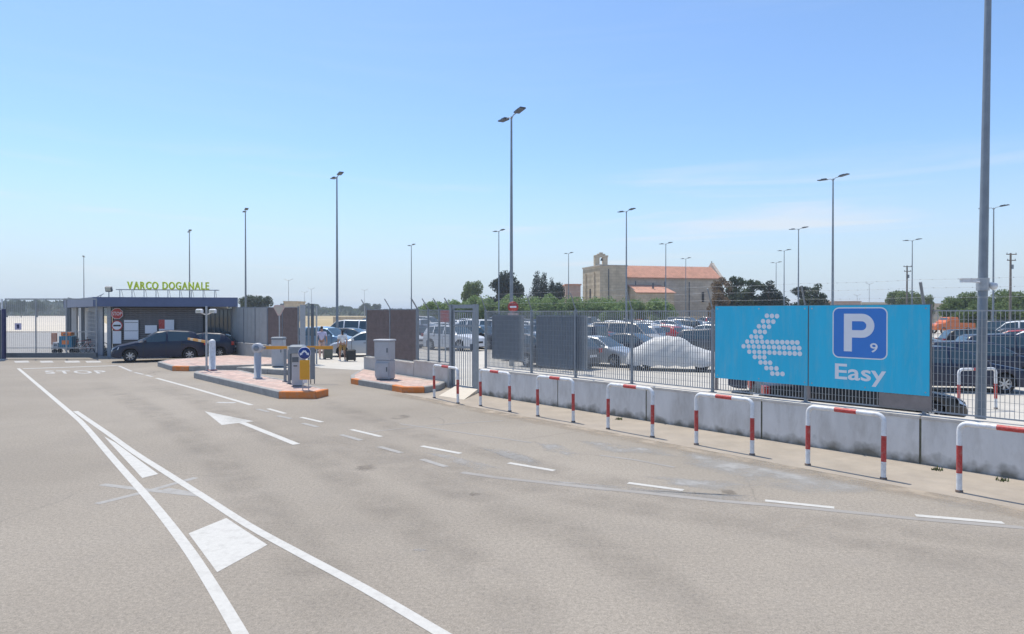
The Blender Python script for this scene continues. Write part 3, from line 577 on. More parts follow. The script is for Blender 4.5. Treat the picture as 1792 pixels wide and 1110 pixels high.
# ------------------------------------------------------------------ red and white hoops
GH = 'red and white tubular hoops along the wall'
def hoop(name, p, q, label, group=GH, H=1.0, r=0.038):
    p, q = Vector((*p, 0)), Vector((*q, 0)); L = (q - p).length; ang = math.atan2(q.y - p.y, q.x - p.x)
    t = thing(name, label, 'barrier', p, ang, group); b = 0.11; t.rotation_euler.x = random.uniform(-.014, .014); t.rotation_euler.z += random.uniform(-.012, .012)
    legs = [(0, 0, 0), (0, 0, 0.05)]
    for x in (0, L):
        mb = MB(); mb.tube([(x, 0, 0.0), (x, 0, 0.28)], r, 12); mb.build('leg', M['white'], t)
        mb = MB(); mb.tube([(x, 0, 0.28), (x, 0, 0.68)], r + 0.0005, 12); mb.build('red_band', M['red'], t)
        mb = MB(); mb.lathe([(r + 0.012, 0.012), (r + 0.012, 0.034), (r, 0.04)], (x, 0, 0), 12); mb.build('foot_ring', M['rust'], t)
    def bend(x, s): return [(x + s * b * (1 - math.cos(a)), 0, H - b + b * math.sin(a)) for a in [R(90 * k / 6) for k in range(7)]]
    m0, m1 = L * 0.37, L * 0.66
    for x, s, mm_ in ((0, 1, m0), (L, -1, m1)): mb = MB(); mb.tube([(x, 0, 0.68)] + bend(x, s) + [(mm_, 0, H)], r, 12, cap=False); mb.build('bent_tube', M['white'], t)
    mb = MB(); mb.tube([(m0, 0, H), (m1, 0, H)], r + 0.0005, 12); mb.build('red_band', M['red'], t)
    return t
hp = [((760, 697), (802, 706.5)), ((841, 711), (892, 721)), ((941, 729), (1003, 739.5)), ((1064, 751.5), (1141, 766)), ((1218.5, 779), (1317, 797)), ((1413.5, 815), (1546, 839.5)), ((1678.5, 862), (1868, 897))]
hl = ['red and white hoop in front of the low wall and ramp of the pedestrian gate', 'red and white hoop just right of the pedestrian gate', 'third red and white hoop from the gate, before the louvred screens', 'red and white hoop below the car under the silver cover',
      'red and white hoop below the dotted arrow of the parking sign', 'red and white hoop below the word Easy and the wall joint', 'nearest red and white hoop, cut off by the right picture edge']
for (a, b), l in zip(hp, hl): hoop('hoop_barrier', G(*a), G(*b), l)
p = Vector((XA(1679, 17.6), 17.6)); hoop('hoop_barrier', p, p + Vector((1.15, 0.25)), 'red and white hoop inside the car park, behind the grating fence', 'red and white tubular hoops along the wall', 1.08)
for px, py in ((1578, 735 + 45), (1400, 777), (1755, 842), (1083, 735), (1640, 823)):   # weeds at the wall foot
    c = G(px, py); mb = MB()
    for k in range(26):
        a = random.uniform(0, 6.28); h = random.uniform(0.03, 0.07); w = 0.012; d = random.uniform(0, 0.09); x, y = d * math.cos(a), d * math.sin(a); l = random.uniform(-0.05, 0.05)
        mb.add([(x - w, y, 0), (x + w, y, 0), (x + l, y + l, h)], [(0, 1, 2)])
    o = mb.build('weed_tuft', M['grass'], None, (c[0], c[1], 0.004)); tag(o, None, None, None, 'stuff')

# ------------------------------------------------------------------ pedestrian gate, low walls, ramp
ga, gb = Vector((-2.05, 22.75)), Vector((-1.18, 21.72)); gang = math.atan2(gb.y - ga.y, gb.x - ga.x); gl = (gb - ga).length
pg = thing('pedestrian_gate', 'narrow grey steel gate of vertical bars between the walls, open car park behind', 'gate', (*ga, 0), gang)
for x, w in ((0, 0.12), (gl, 0.14)): mb = MB(); mb.box((x, 0, 1.42), (w, 0.14, 2.86)); mb.build('gate_post', M['post'], pg)
mb = MB(); mb.box((gl / 2, 0, 2.78), (gl - 0.14, 0.08, 0.12)); mb.build('lintel', M['post'], pg)
lf = thing  # noqa
fr = MB()
for z in (0.10, 1.42, 1.52 + 0.62, 2.62): fr.box((gl / 2, 0, z), (gl - 0.16, 0.045, 0.07))
for x in (0.10, gl - 0.11): fr.box((x, 0, 1.36), (0.05, 0.05, 2.46))
fr.build('leaf_frame', M['post'], pg)
bar = MB(); bar.box((0, 0, 0), (0.022, 0.02, 2.42)); b0 = bar.build('bar', M['galv'], pg, (0.18, 0, 1.36))
for k in range(1, 9): c = b0.copy(); COL.objects.link(c); c.parent = pg; c.location = (0.18 + k * (gl - 0.37) / 8, 0, 1.36)
mb = MB(); mb.box((gl - 0.16, -0.05, 1.45), (0.10, 0.06, 0.2)); mb.build('lock_box', M['cabd'], pg)
rp = MB(); q = [G(768, 693), G(812, 700), G(836, 688), G(800, 680)]
rp.add([(q[0][0], q[0][1], 0.006), (q[1][0], q[1][1], 0.006), (q[2][0], q[2][1], 0.12), (q[3][0], q[3][1], 0.12), (q[2][0], q[2][1], 0.006), (q[3][0], q[3][1], 0.006)], [(0, 1, 2, 3), (1, 4, 2), (0, 3, 5), (3, 2, 4, 5)])
tag(rp.build('concrete_ramp', M['cream']), 'small cream concrete ramp leading up to the pedestrian gate', 'ramp')
def low_wall(P, Q, h, th, label, m='lowwall'):
    P, Q = Vector(P), Vector(Q); d = (Q - P); L = d.length; a = math.atan2(d.y, d.x)
    t = thing('low_wall', label, 'wall', (*P, 0), a)
    n = max(1, round(L / 2.0))
    for k in range(n): mb = MB(); mb.box((L * (k + 0.5) / n, 0, h / 2 - 0.02), (L / n - 0.015, th, h - 0.04)); mb.build('wall_panel', M[m], t)
    mb = MB(); mb.box((L / 2, 0, h - 0.018), (L + 0.01, th + 0.03, 0.045)); mb.build('coping', M['coping'], t)
    return t
def grating(name, P, Q, z0, z1, label, m, pitch=0.062, depth=0.03, posts=2.0, arms=True, solid=False, group=None, hz=0.132):
    P, Q = Vector(P), Vector(Q); d = Q - P; L = d.length; a = math.atan2(d.y, d.x)
    t = thing(name, label, 'fence', (*P, z0), a, group); H = z1 - z0; n = max(1, round(L / posts))
    for k in range(n + 1):
        mb = MB(); mb.box((L * k / n, 0, H / 2), (0.06, 0.07, H + 0.04))
        if arms: mb.tube([(L * k / n, 0, H), (L * k / n, -0.05, H + 0.08), (L * k / n, -0.26, H + 0.40)], 0.02, 5)
        mb.build('post', M['post'], t)
    for z in (0.03, H - 0.02):
        mb = MB(); mb.box((L / 2, 0, z), (L - 0.05, 0.03, 0.03)); mb.build('rail', M['post'], t)
    for k in range(n):
        x0, x1 = L * k / n + 0.035, L * (k + 1) / n - 0.035; mb = MB()
        if solid:
            w = (x1 - x0) / 3
            for q in range(3): mb = MB(); mb.box((x0 + w * (q + 0.5), 0.0, H / 2), (w - 0.02, 0.03, H - 0.09)); mb.build('sheet', m, t)
        else:
            nb = int((x1 - x0) / pitch)
            for q in range(nb): mb.box((x0 + (x1 - x0) * (q + 0.5) / nb, 0, H / 2), (0.004, depth, H - 0.09))
            z = 0.15
            while z < H - 0.05: mb.box(((x0 + x1) / 2, -0.01, z), (x1 - x0, 0.006, 0.006)); z += hz
            tag(mb.build('grating_panel', m, t), kind='stuff')
    return t
LM = (-3.55, 24.95)
low_wall(L1, LM, 0.70, 0.30, 'low rendered wall behind the right hand cabinet, under brown grating')
low_wall((LM[0] + 0.01, LM[1] - 0.014), L0, 0.80, 0.30, 'low white wall left of the pedestrian gate, under clear grating')
grating('brown_fence', L1, LM, 0.71, 2.72, 'dense brown steel grating fence behind the right hand cabinet', M['barbrown'], 0.05, 0.045)
grating('grey_fence', (LM[0] + 0.05, LM[1] - 0.07), (L0[0] - 0.02, L0[1] + 0.02), 0.81, 2.68, 'short see-through grating fence left of the pedestrian gate', M['bar'], 0.075, 0.02, 0.75)
# far side fence between the guard building and the vehicle gate
W3, W2, W1, W0 = (-16.55, 39.6), (-14.6, 37.55), (-13.1, 36.1), (-10.75, 33.6)
low_wall(W3, W1, 0.80, 0.28, 'low pale wall right of the guard building, under grey screens')
low_wall((W1[0] + 0.01, W1[1] - 0.01), W0, 0.80, 0.28, 'low pale wall behind the triangular sign, under brown grating')
grating('grey_screen_fence', W3, (-13.30, 36.30), 0.81, 2.88, 'pale grey sheet fence right of the guard building', M['screen2'], posts=1.6, solid=True, arms=False)
grating('brown_fence', (-13.25, 36.25), W0, 0.81, 2.86, 'dense brown steel grating fence behind the triangular sign', M['barbrown'], 0.05, 0.045, arms=False)
gp_ = thing('gate_pillar', 'grey steel gate pillar with guide frame left of the vehicle opening', 'gate post', (-10.35, 33.0, 0), 0.4)
for x, y, w, h, m in ((0, 0, 0.24, 2.95, 'colgrey'), (0.28, -0.02, 0.09, 3.05, 'post'), (0.46, -0.02, 0.14, 3.0, 'cabd'), (0.66, 0, 0.07, 2.9, 'galv')):
    mb = MB(); mb.box((x, y, h / 2), (w, w if w > 0.1 else 0.09, h)); mb.build('upright', M[m], gp_)
mb = MB(); mb.box((0.36, 0.0, 2.83), (0.58, 0.07, 0.07)); mb.build('crosspiece', M['post'], gp_)

# ------------------------------------------------------------------ kerbed islands
def island(poly, h, label, orange, mtop='paver', seg=1.0):
    n = len(poly); cx0 = sum(p[0] for p in poly) / n; cy0 = sum(p[1] for p in poly) / n
    if sum(poly[i][0] * poly[(i + 1) % n][1] - poly[(i + 1) % n][0] * poly[i][1] for i in range(n)) < 0: poly = poly[::-1]; orange = [( (n - 2 - e) % n) for e in orange]
    t = thing('traffic_island', label, 'traffic island', (cx0, cy0, 0)); P = [Vector((p[0] - cx0, p[1] - cy0)) for p in poly]; w = 0.15
    ins = []
    for i in range(n):
        a, b, c = P[i - 1], P[i], P[(i + 1) % n]; d1 = (b - a).normalized(); d2 = (c - b).normalized(); n1 = Vector((-d1.y, d1.x)); n2 = Vector((-d2.y, d2.x)); bis = (n1 + n2).normalized(); ins.append(b + bis * (w / max(0.5, bis.dot(n1))))
    for i in range(n):
        a, b, ia, ib = P[i], P[(i + 1) % n], ins[i], ins[(i + 1) % n]; L = (b - a).length; k = max(1, round(L / seg))
        for q in range(k):
            g_ = 0.008 / L; t0, t1 = q / k + g_, (q + 1) / k - g_; mb = MB()
            o0, o1, i1, i0 = a.lerp(b, t0), a.lerp(b, t1), ia.lerp(ib, t1), ia.lerp(ib, t0); c = 0.02
            oo0, oo1 = o0.lerp(i0, c / w), o1.lerp(i1, c / w)
            vs = [(*o0, 0), (*o1, 0), (*i1, 0), (*i0, 0), (*o0, h - c), (*o1, h - c), (*oo1, h), (*oo0, h), (*i1, h), (*i0, h)]
            mb.add(vs, [(0, 1, 5, 4), (4, 5, 6, 7), (7, 6, 8, 9), (3, 9, 8, 2), (0, 4, 7, 9, 3), (1, 2, 8, 6, 5)]); s = mb.build('kerbstone', M['kerbo'] if i in orange else M['kerb'], t)
            if i in orange: s['label'] = 'orange painted kerbstone'
    mb = MB(); mb.prism([tuple(p) for p in ins], 0.0, h - 0.006); mb.build('paving', M[mtop], t)
    return t
IH = 0.22
island([(-12.75, 26.9), (-12.5, 26.2), (-6.98, 19.95), (-5.85, 19.9), (-5.68, 20.65), (-8.8, 24.4), (-11.1, 27.3), (-12.4, 27.4)], IH, 'long red paved island with orange nose carrying the ticket machine', [2, 3])
island([(-17.2, 33.2), (-16.9, 31.8), (-14.95, 29.35), (-14.15, 29.2), (-11.2, 30.25), (-9.9, 31.0), (-10.15, 32.7), (-12.9, 35.2), (-15.6, 37.0)], IH, 'red paved island behind, in front of the guard building, with one orange kerbstone', [2])
island([(-11.9, 28.8), (-9.35, 27.35), (-8.95, 27.9), (-9.45, 29.2), (-11.2, 29.45)], IH, 'small pale paved island under the grey cabinet, between the two red islands', [], 'cream')
island([(-6.15, 25.4), (-5.82, 24.1), (-5.45, 23.65), (-3.95, 21.95), (-3.5, 21.35), (-2.8, 21.35), (-2.4, 22.0), (-2.3, 22.95), (-3.72, 24.8), (-6.3, 28.2)], 0.20, 'paved island with orange kerb corners along the low wall, right of the vehicle opening', [1, 3, 4])

# ------------------------------------------------------------------ barrier equipment
def place_px(px, py, h): x, y = G(px, py, h); return (x, y, h)
X, Y, Z = place_px(451, 662, IH - 0.006)
bp_ = thing('barrier_post', 'round grey barrier post with disc head carrying the orange boom', 'barrier', (X, Y, Z))
mb = MB(); mb.lathe([(0.0, 0), (0.17, 0), (0.17, 0.02), (0.125, 0.03), (0.125, 1.06), (0.10, 1.12), (0, 1.13)], n=20); mb.build('column', M['cab'], bp_)
mb = MB(); mb.lathe([(0, -0.13), (0.14, -0.13), (0.185, -0.10), (0.185, 0.10), (0.14, 0.13), (0, 0.13)], (0, 0, 1.08), 24, 0, 'Y'); mb.build('disc_head', M['cab'], bp_)
mb = MB(); mb.lathe([(0, -0.135), (0.10, -0.135), (0.10, -0.125)], (0, 0, 1.08), 20, 0, 'Y'); mb.build('hub_cover', M['cabm'], bp_)
boom = thing('barrier_boom', 'orange striped boom held out level from the disc headed post', 'boom', (X, Y, Z + 1.09), 0.03)
for k in range(6): mb = MB(); mb.box((0.19 + 0.205 + k * 0.41, 0.16, 0), (0.408, 0.05, 0.115)); mb.build('boom_section', M['armor' if k not in (2,) else 'armw'], boom)
mb = MB(); mb.tube([(0.0, 0.12, 0), (0.25, 0.16, 0)], 0.045, 8); mb.build('clamp', M['cabm'], boom)
X2, Y2, Z2_ = place_px(371.5, 648, IH - 0.006)
wb_ = thing('barrier_post', 'white round topped barrier post beside the camera pole', 'barrier', (X2, Y2, Z2_))
mb = MB(); mb.lathe([(0, 0), (0.15, 0), (0.15, 0.02), (0.13, 0.03), (0.13, 1.14), (0.115, 1.20), (0.07, 1.25), (0, 1.265)], n=20); mb.build('column', M['white'], wb_)
mb = MB(); mb.lathe([(0.14, 0.0), (0.165, 0.0), (0.165, 0.03), (0.14, 0.035)], n=16); mb.build('foot_ring', M['red'], wb_)
mb = MB(); mb.box((-0.02, 0, 1.10), (0.20, 0.16, 0.16)); mb.build('boom_drive', M['cabm'], wb_)
dv = Vector((-15.1 - X2, 31.2 - Y2)); bm2 = thing('barrier_boom', 'orange and cream boom reaching back towards the dark blue car', 'boom', (X2, Y2, Z2_ + 1.12), math.atan2(dv.y, dv.x))
for k in range(8): mb = MB(); mb.box((0.22 + 0.3 + k * 0.6, 0, 0), (0.598, 0.05, 0.10)); mb.build('boom_section', M['armor' if k % 3 else 'armw'], bm2)
cp = thing('camera_pole', 'slim grey pole with two white lamp housings near the white barrier post', 'pole', place_px(361.5, 649, IH - 0.006))
mb = MB(); mb.tube([(0, 0, 0), (0, 0, 2.62)], [0.045, 0.04], 8); mb.lathe([(0.09, 0), (0.09, 0.02)], n=10); mb.build('pole', M['galv'], cp)
mb = MB(); mb.tube([(-0.26, 0, 2.36), (0, 0, 2.26), (0.22, 0, 2.36)], 0.02, 6); mb.build('bracket', M['white'], cp)
for sx_ in (-1, 1):
    hd = MB(); hd.bevbox((sx_ * 0.27, -0.02, 2.42), (0.26, 0.20, 0.17), 0.04); h_ = hd.build('lamp_housing', M['white'], cp)
    mb = MB(); mb.box((sx_ * 0.27, -0.125, 2.41), (0.18, 0.01, 0.10)); mb.build('lens', M['lens'], h_)
# grey cabinet on the small island
cb1 = thing('control_cabinet', 'tall pale grey control cabinet with grey lid on the small middle island', 'cabinet', place_px(488, 642.5, IH - 0.006))
mb = MB(); mb.bevbox((0, 0, 0.63), (0.50, 0.40, 1.14), 0.02); mb.build('body', M['cab'], cb1)
mb = MB(); mb.bevbox((0, 0, 1.25), (0.54, 0.44, 0.10), 0.03); mb.build('lid', M['cabm'], cb1)
mb = MB(); mb.box((0, 0, 0.035), (0.44, 0.34, 0.07)); mb.build('plinth', M['cabd'], cb1)
mb = MB(); mb.box((0, -0.203, 0.62), (0.42, 0.008, 0.98)); d_ = mb.build('door', M['cab'], cb1)
mb = MB(); mb.box((0.16, -0.215, 0.70), (0.03, 0.02, 0.12)); mb.build('handle', M['cabd'], d_)
# cabinet right of the opening
cb2 = thing('control_cabinet', 'stacked light grey control cabinet with two doors in front of the brown grating', 'cabinet', place_px(673.5, 664, 0.194), -0.25)
mb = MB(); mb.bevbox((0.02, 0, 0.37), (0.56, 0.44, 0.66), 0.02); mb.box((0, -0.24, 0.36), (0.52, 0.05, 0.50)); mb.build('lower_body', M['cab'], cb2)
mb = MB(); mb.bevbox((0, 0, 1.04), (0.60, 0.46, 0.66), 0.02); mb.build('upper_body', M['cab'], cb2)
mb = MB(); mb.bevbox((0, 0, 1.40), (0.66, 0.52, 0.06), 0.02); mb.build('lid', M['cab'], cb2)
mb = MB(); mb.box((0.02, 0, 0.02), (0.50, 0.38, 0.04)); mb.build('plinth', M['cabd'], cb2)
for z, y in ((1.05, -0.236), (0.38, -0.270)):
    mb = MB(); mb.box((0.0, y, z), (0.50, 0.010, 0.50 if z > 1 else 0.42)); d_ = mb.build('door', M['cab'], cb2)
    mb = MB(); mb.box((0.20, y - 0.012, z), (0.035, 0.02, 0.16)); mb.build('handle', M['cabd'], d_)
# ticket machine
tm = thing('ticket_machine', 'grey parking ticket machine with darker hood at the nose of the long island', 'ticket machine', place_px(521, 676, IH - 0.006), 0.12)
mb = MB(); mb.bevbox((0, 0.06, 0.56), (0.34, 0.34, 1.04), 0.03); mb.build('body', M['cab'], tm)
mb = MB(); mb.bevbox((0, 0.03, 1.19), (0.50, 0.46, 0.26), 0.05); mb.build('hood', M['cabm'], tm)
mb = MB(); mb.box((0, 0.05, 0.025), (0.28, 0.28, 0.05)); mb.build('plinth', M['cabd'], tm)
mb = MB(); mb.box((-0.20, 0.06, 0.62), (0.05, 0.26, 0.84)); mb.build('side_fin', M['cabd'], tm)
mb = MB(); mb.box((-0.05, -0.115, 0.86), (0.20, 0.012, 0.16)); mb.build('display', M['cabd'], tm)
mb = MB(); mb.box((-0.05, -0.115, 0.66), (0.12, 0.012, 0.03)); mb.build('ticket_slot', M['black'], tm)
X, Y, Z = place_px(547, 672, IH - 0.006)
gp2 = thing('crash_guard', 'dark grey upright crash guard right behind the ticket machine', 'panel', (X, Y, Z), 0.3)
mb = MB(); mb.box((0, 0, 0.68), (0.16, 0.05, 1.05)); mb.build('panel', M['cabm'], gp2)
for x in (-0.06, 0.06): mb = MB(); mb.box((x, 0, 0.08), (0.03, 0.03, 0.16)); mb.build('leg', M['cabd'], gp2)
for px, py, l in ((499, 668, 'dark slim guard post left of the ticket machine'), (506.5, 672, 'grey slim guard rail between cabinet and ticket machine')):
    X, Y, Z = place_px(px, py, IH - 0.006); t = thing('guard_post', l, 'post', (X, Y, Z), 0, 'guard posts by the ticket machine')
    mb = MB(); mb.box((0, 0, 0.56), (0.07, 0.10, 1.12)); mb.build('upright', M['cabm'], t); mb = MB(); mb.box((0, 0, 0.01), (0.14, 0.16, 0.02)); mb.build('base_plate', M['cabd'], t)
ks = thing('traffic_beacon', 'blue round pass-either-side sign above an amber panel on two legs', 'traffic sign', place_px(533, 683, IH - 0.006), 0.1)
mb = MB(); mb.lathe([(0, 0.012), (0.19, 0.012), (0.19, -0.010), (0, -0.010)], (0, 0, 1.13), 28, 0, 'Y'); mb.build('rim', M['signwhite'], ks)
mb = MB(); mb.lathe([(0.178, -0.010), (0.178, -0.016), (0, -0.016)], (0, 0, 1.13), 28, 0, 'Y'); mb.build('blue_disc', M['mblue'], ks)
mb = MB()
for s in (-1, 1):
    f = lambda x, z: (s * x, -0.019, 1.13 + z)
    vs = [f(0.0, 0.075), (f(0.03, 0.09)), f(0.105, -0.005), f(0.078, -0.03), f(0.0, 0.04)]; mb.add(vs, [(0, 1, 2, 3, 4)])
    mb.add([f(0.055, -0.045), f(0.135, 0.02), f(0.135, -0.07)], [(0, 1, 2)])
mb.build('arrows', M['signwhite'], ks, (0, -0.001, 0.0))
mb = MB(); mb.bevbox((0, 0.02, 0.62), (0.30, 0.05, 0.60), 0.02); mb.build('amber_panel', M['amber'], ks)
mb = MB(); mb.box((0.01, 0.02, 0.27), (0.13, 0.04, 0.10)); mb.build('white_foot', M['white'], ks)
for x in (-0.06, 0.115): mb = MB(); mb.tube([(x, 0.03, 0.0), (x, 0.03, 0.95)], 0.016, 6); mb.build('leg', M['galv'], ks)
# inverted triangle sign
X = XA(488.5, 30.6); ts = thing('give_way_sign', 'pale inverted triangle sign on a thin pole behind the grey cabinet', 'traffic sign', (X, 30.6, 0.0))
mb = MB(); mb.tube([(0, 0.03, 0.2), (0, 0.03, 2.9)], 0.03, 8); mb.build('pole', M['galv'], ts)
def tri(k, y, zc=2.68):
    P = []
    for ax, az in ((-0.27 * k, 0.22 * k), (0.27 * k, 0.22 * k), (0, -0.26 * k)):
        for q in range(5):
            a0 = {-1: 210, 1: 330, 0: 90}[0 if ax == 0 else (1 if ax > 0 else -1)]
            P.append((ax, az))
    P = [(-0.27 * k, 0.14 * k), (-0.20 * k, 0.23 * k), (0.20 * k, 0.23 * k), (0.27 * k, 0.14 * k), (0.06 * k, -0.25 * k), (-0.06 * k, -0.25 * k)]
    return P
for k, y, m, nm in ((1.0, 0.0, 'pinkc', 'border'), (0.74, -0.012, 'cream', 'face')):
    mb = MB(); P = tri(k, y); mb.prism(P, 0, 0.01); xform(mb, lambda x, z, d: (x, y - d, 2.68 + z)); mb.build(nm, M[m], ts)

# ------------------------------------------------------------------ guard building
B0, B1 = Vector((-23.15, 38.35)), Vector((-16.6, 39.75)); bang = math.atan2(B1.y - B0.y, B1.x - B0.x); BL = (B1 - B0).length
gbd = thing('guard_building', 'low guard building with blue grey fascia and dark slatted front', 'building', (*B0, 0), bang)
def blocal(x, y): v = Vector((x, y)) - B0; return rot2(v.x, v.y, -bang)
rp_ = [blocal(*p) for p in ((-23.6, 37.6), (-16.1, 39.15), (-20.1, 47.8), (-27.6, 50.6), (-32.3, 48.1))]
mb = MB(); n = 5
FZ0, FZ1 = 2.90, 3.44
for i in range(5):
    a, b = Vector(rp_[i]), Vector(rp_[(i + 1) % 5]); d = (b - a).normalized(); nn = Vector((-d.y, d.x)) * 0.12
    m2 = MB(); m2.prism([tuple(a), tuple(b), tuple(b + nn), tuple(a + nn)], FZ0, FZ1); m2.build('fascia', M['fascia'], gbd)
mb.prism([tuple(Vector(p).lerp(Vector((1.5, 6)), 0.02)) for p in rp_], FZ0 + 0.06, FZ1 - 0.08); mb.build('roof', M['roofgrey'], gbd)
mb = MB(); mb.prism([(0.15, 0.06), (BL - 1.55, 0.06), (BL - 1.55, 6.5), (0.15, 6.5)], 0, FZ0 + 0.05); mb.build('wall', M['slat2'], gbd); bk_ = blocal(-19.4, 45.6)
s = MB(); s.box((0, 0, 0), (BL - 1.9, 0.03, 0.10), 0, 0, Matrix.Rotation(R(-12), 3, 'X')); s0 = s.build('slat', M['slat'], gbd, (0.2 + (BL - 1.9) / 2, 0.03, 0.15))
for k in range(1, 23): c = s0.copy(); COL.objects.link(c); c.parent = gbd; c.location = (0.2 + (BL - 1.9) / 2, 0.03, 0.15 + k * 0.12)
mb = MB(); mb.prism([(BL - 1.54, 0.04), (BL, 0.04), bk_, (BL - 1.54, 6.5)], 0, 0.98); mb.prism([(BL - 1.54, 1.2), (BL - 0.6, 1.2), (bk_[0] - .02, bk_[1]), (BL - 1.54, 6.5)], 0.98, FZ0 + 0.05); mb.build('side_wall', M['offwhite'], gbd)
mb = MB(); mb.prism([(BL - 1.48, 0.12), (BL - 0.14, 0.12), (BL - 0.14, 0.14), (BL - 1.48, 0.14)], 1.0, 2.72); w_ = mb.build('window', M['glass'], gbd)
fr = MB()
for x in (BL - 1.50, BL - 0.12): fr.box((x, 0.08, 1.88), (0.07, 0.10, 1.80))
for z in (1.0, 2.76): fr.box((BL - 0.81, 0.08, z), (1.45, 0.10, 0.07))
fr.build('window_frame', M['cabd'], gbd)
for k in range(5): mb = MB(); mb.box((BL - 1.28 + k * 0.235, 0.05, 1.88), (0.025, 0.025, 1.70)); mb.build('window_bar', M['cabd'], gbd)
mb = MB(); mb.box((BL + 0.02, 0.0, 1.45), (0.14, 0.14, 2.88)); mb.build('column', M['colgrey'], gbd)
mb = MB(); mb.box((0.02, 0.0, 1.45), (0.20, 0.20, 2.88)); mb.build('column', M['colgrey'], gbd)
# the recessed, open left side under the canopy
def bp2(px, Yd): return blocal(XA(px, Yd), Yd)
for px, Yd, w, m in ((131, 46.0, 0.30, 'offwhite'), (121, 46.8, 0.26, 'cabd'), (145, 45.2, 0.16, 'cabd')):
    x, y = bp2(px, Yd); mb = MB(); mb.box((x, y, 1.45), (w, w, 2.88)); mb.build('column', M[m], gbd)
a_, b_ = bp2(156, 43.0), bp2(181, 39.3); mb = MB(); da = Vector(b_) - Vector(a_); aa = math.atan2(da.y, da.x); cc = (Vector(a_) + Vector(b_)) / 2
mb.box((cc.x, cc.y, 1.45), (da.length, 0.08, 2.86), aa); mb.build('side_panel', M['bluegrey'], gbd)
lt = MB(); nn = Vector((-da.y, da.x)).normalized(); nn = nn if (nn.x < 0) else -nn
for k in range(10): p = Vector(a_).lerp(Vector(b_), k / 12) + nn * 0.12; lt.box((p.x, p.y, 1.5), (0.03, 0.03, 2.3), aa)
for k in range(10): p = Vector(a_).lerp(Vector(b_), 0.375) + nn * 0.13; lt.box((p.x, p.y, 0.4 + k * 0.25), (da.length * 0.75, 0.02, 0.02), aa)
tag(lt.build('lattice', M['galv'], gbd), kind='stuff')
a2, b2 = bp2(118, 47.5), bp2(156, 44.0); mb = MB(); da = Vector(b2) - Vector(a2); cc = (Vector(a2) + Vector(b2)) / 2 + Vector((0.2, 1.5))
mb.box((cc.x, cc.y, 1.45), (da.length, 0.1, 2.86), math.atan2(da.y, da.x)); mb.build('back_wall', M['offwhite'], gbd)

def on_front(px, py, off=0.0):                           # point on the building's front plane seen at a pixel
    d = ray(px, py); n_ = Vector((-math.sin(bang), math.cos(bang), 0)); p0 = Vector((B0.x, B0.y, 0)) - n_ * off; c = Vector((0, 0, CAM_H)); t = (p0 - c).dot(n_) / d.dot(n_); return c + d * t
def board(name, x0, y0, x1, y1, m, label, cat='notice', off=0.08, extras=()):
    a, b = on_front(x0, y1, off), on_front(x1, y0, off); w, h = (b - a).xy.length, b.z - a.z
    t = thing(name, label, cat, ((a.x + b.x) / 2, (a.y + b.y) / 2, a.z), bang)
    mb = MB(); mb.box((0, 0, h / 2), (w, 0.02, h)); mb.build('sheet', M[m], t)
    fr = MB(); e = 0.02
    for x in (-w / 2, w / 2): fr.box((x, 0.002, h / 2), (e, 0.03, h + e))
    for z in (0, h): fr.box((0, 0.002, z), (w - e, 0.03, e))
    fr.build('frame', M['cabd'], t)
    for (u0, v0, u1, v1, mm) in extras:
        mb = MB(); mb.box((w * (u0 + u1) / 2 - w / 2, -0.012, h * (v0 + v1) / 2), (w * (u1 - u0), 0.004, h * (v1 - v0))); mb.build('print', M[mm], t)
    return t
board('notice_board', 217, 560, 242.5, 595, 'signwhite', 'large white notice board on the dark slatted wall', extras=((0.05, 0.44, 0.95, 0.46, 'black'), (0.05, 0.86, 0.95, 0.88, 'black'), (0.08, 0.05, 0.92, 0.055, 'black')))
board('notice_board', 197, 579, 212.5, 602, 'signwhite', 'narrow white notice below the round customs sign')
board('notice_board', 253.5, 569, 275, 584, 'signwhite', 'small white notice above the dark blue car bonnet')
board('poster', 278, 559.5, 305, 581, 'signwhite', 'poster with red left half beside the small notice', 'poster', extras=((0.0, 0.25, 0.38, 1.0, 'red'), (0.38, 0.05, 0.95, 0.16, 'lilac')))
def round_sign(name, px, py, rpx, sides, m, label, parts):
    c = on_front(px, py, 0.16); r = rpx * c.y / F
    t = thing(name, label, 'traffic sign', tuple(c), bang)
    def disc(rr, y, mm, nm): 
        mb = MB(); a0 = math.pi / sides if sides == 8 else 0; P = [(rr * math.cos(a0 + 2 * math.pi * k / sides), rr * math.sin(a0 + 2 * math.pi * k / sides)) for k in range(sides)]; mb.prism(P, 0, 0.006); xform(mb, lambda x, z, d: (x, y - d, z)); mb.build(nm, M[mm], t)
    for rr, y, mm, nm in parts: disc(r * rr, y, mm, nm)
    return t, r
t, r = round_sign('stop_sign', 204.8, 549, 10.2, 8, 'red', 'red octagonal STOP sign on the guard building wall', ((1.0, 0, 'signwhite', 'rim'), (0.93, -0.007, 'red', 'face')))
tx = text_mb('STOP', 1.0, 0, 0.01); a, b = min(v[0] for v in tx.v), max(v[0] for v in tx.v); hm = max(v[1] for v in tx.v)
xform(tx, lambda x, y, z: (((x - a) / (b - a) - 0.5) * r * 1.5, -0.016, (y / hm - 0.5) * r * 0.62)); tx.build('word', M['signwhite'], t)
t, r = round_sign('customs_sign', 204.8, 570, 9.2, 24, 'red', 'round white customs sign with red ring and black bar under the STOP sign', ((1.0, 0, 'red', 'ring'), (0.80, -0.007, 'signwhite', 'face')))
mb = MB(); mb.box((0, -0.016, 0), (r * 1.3, 0.004, r * 0.3)); mb.build('bar', M['black'], t)
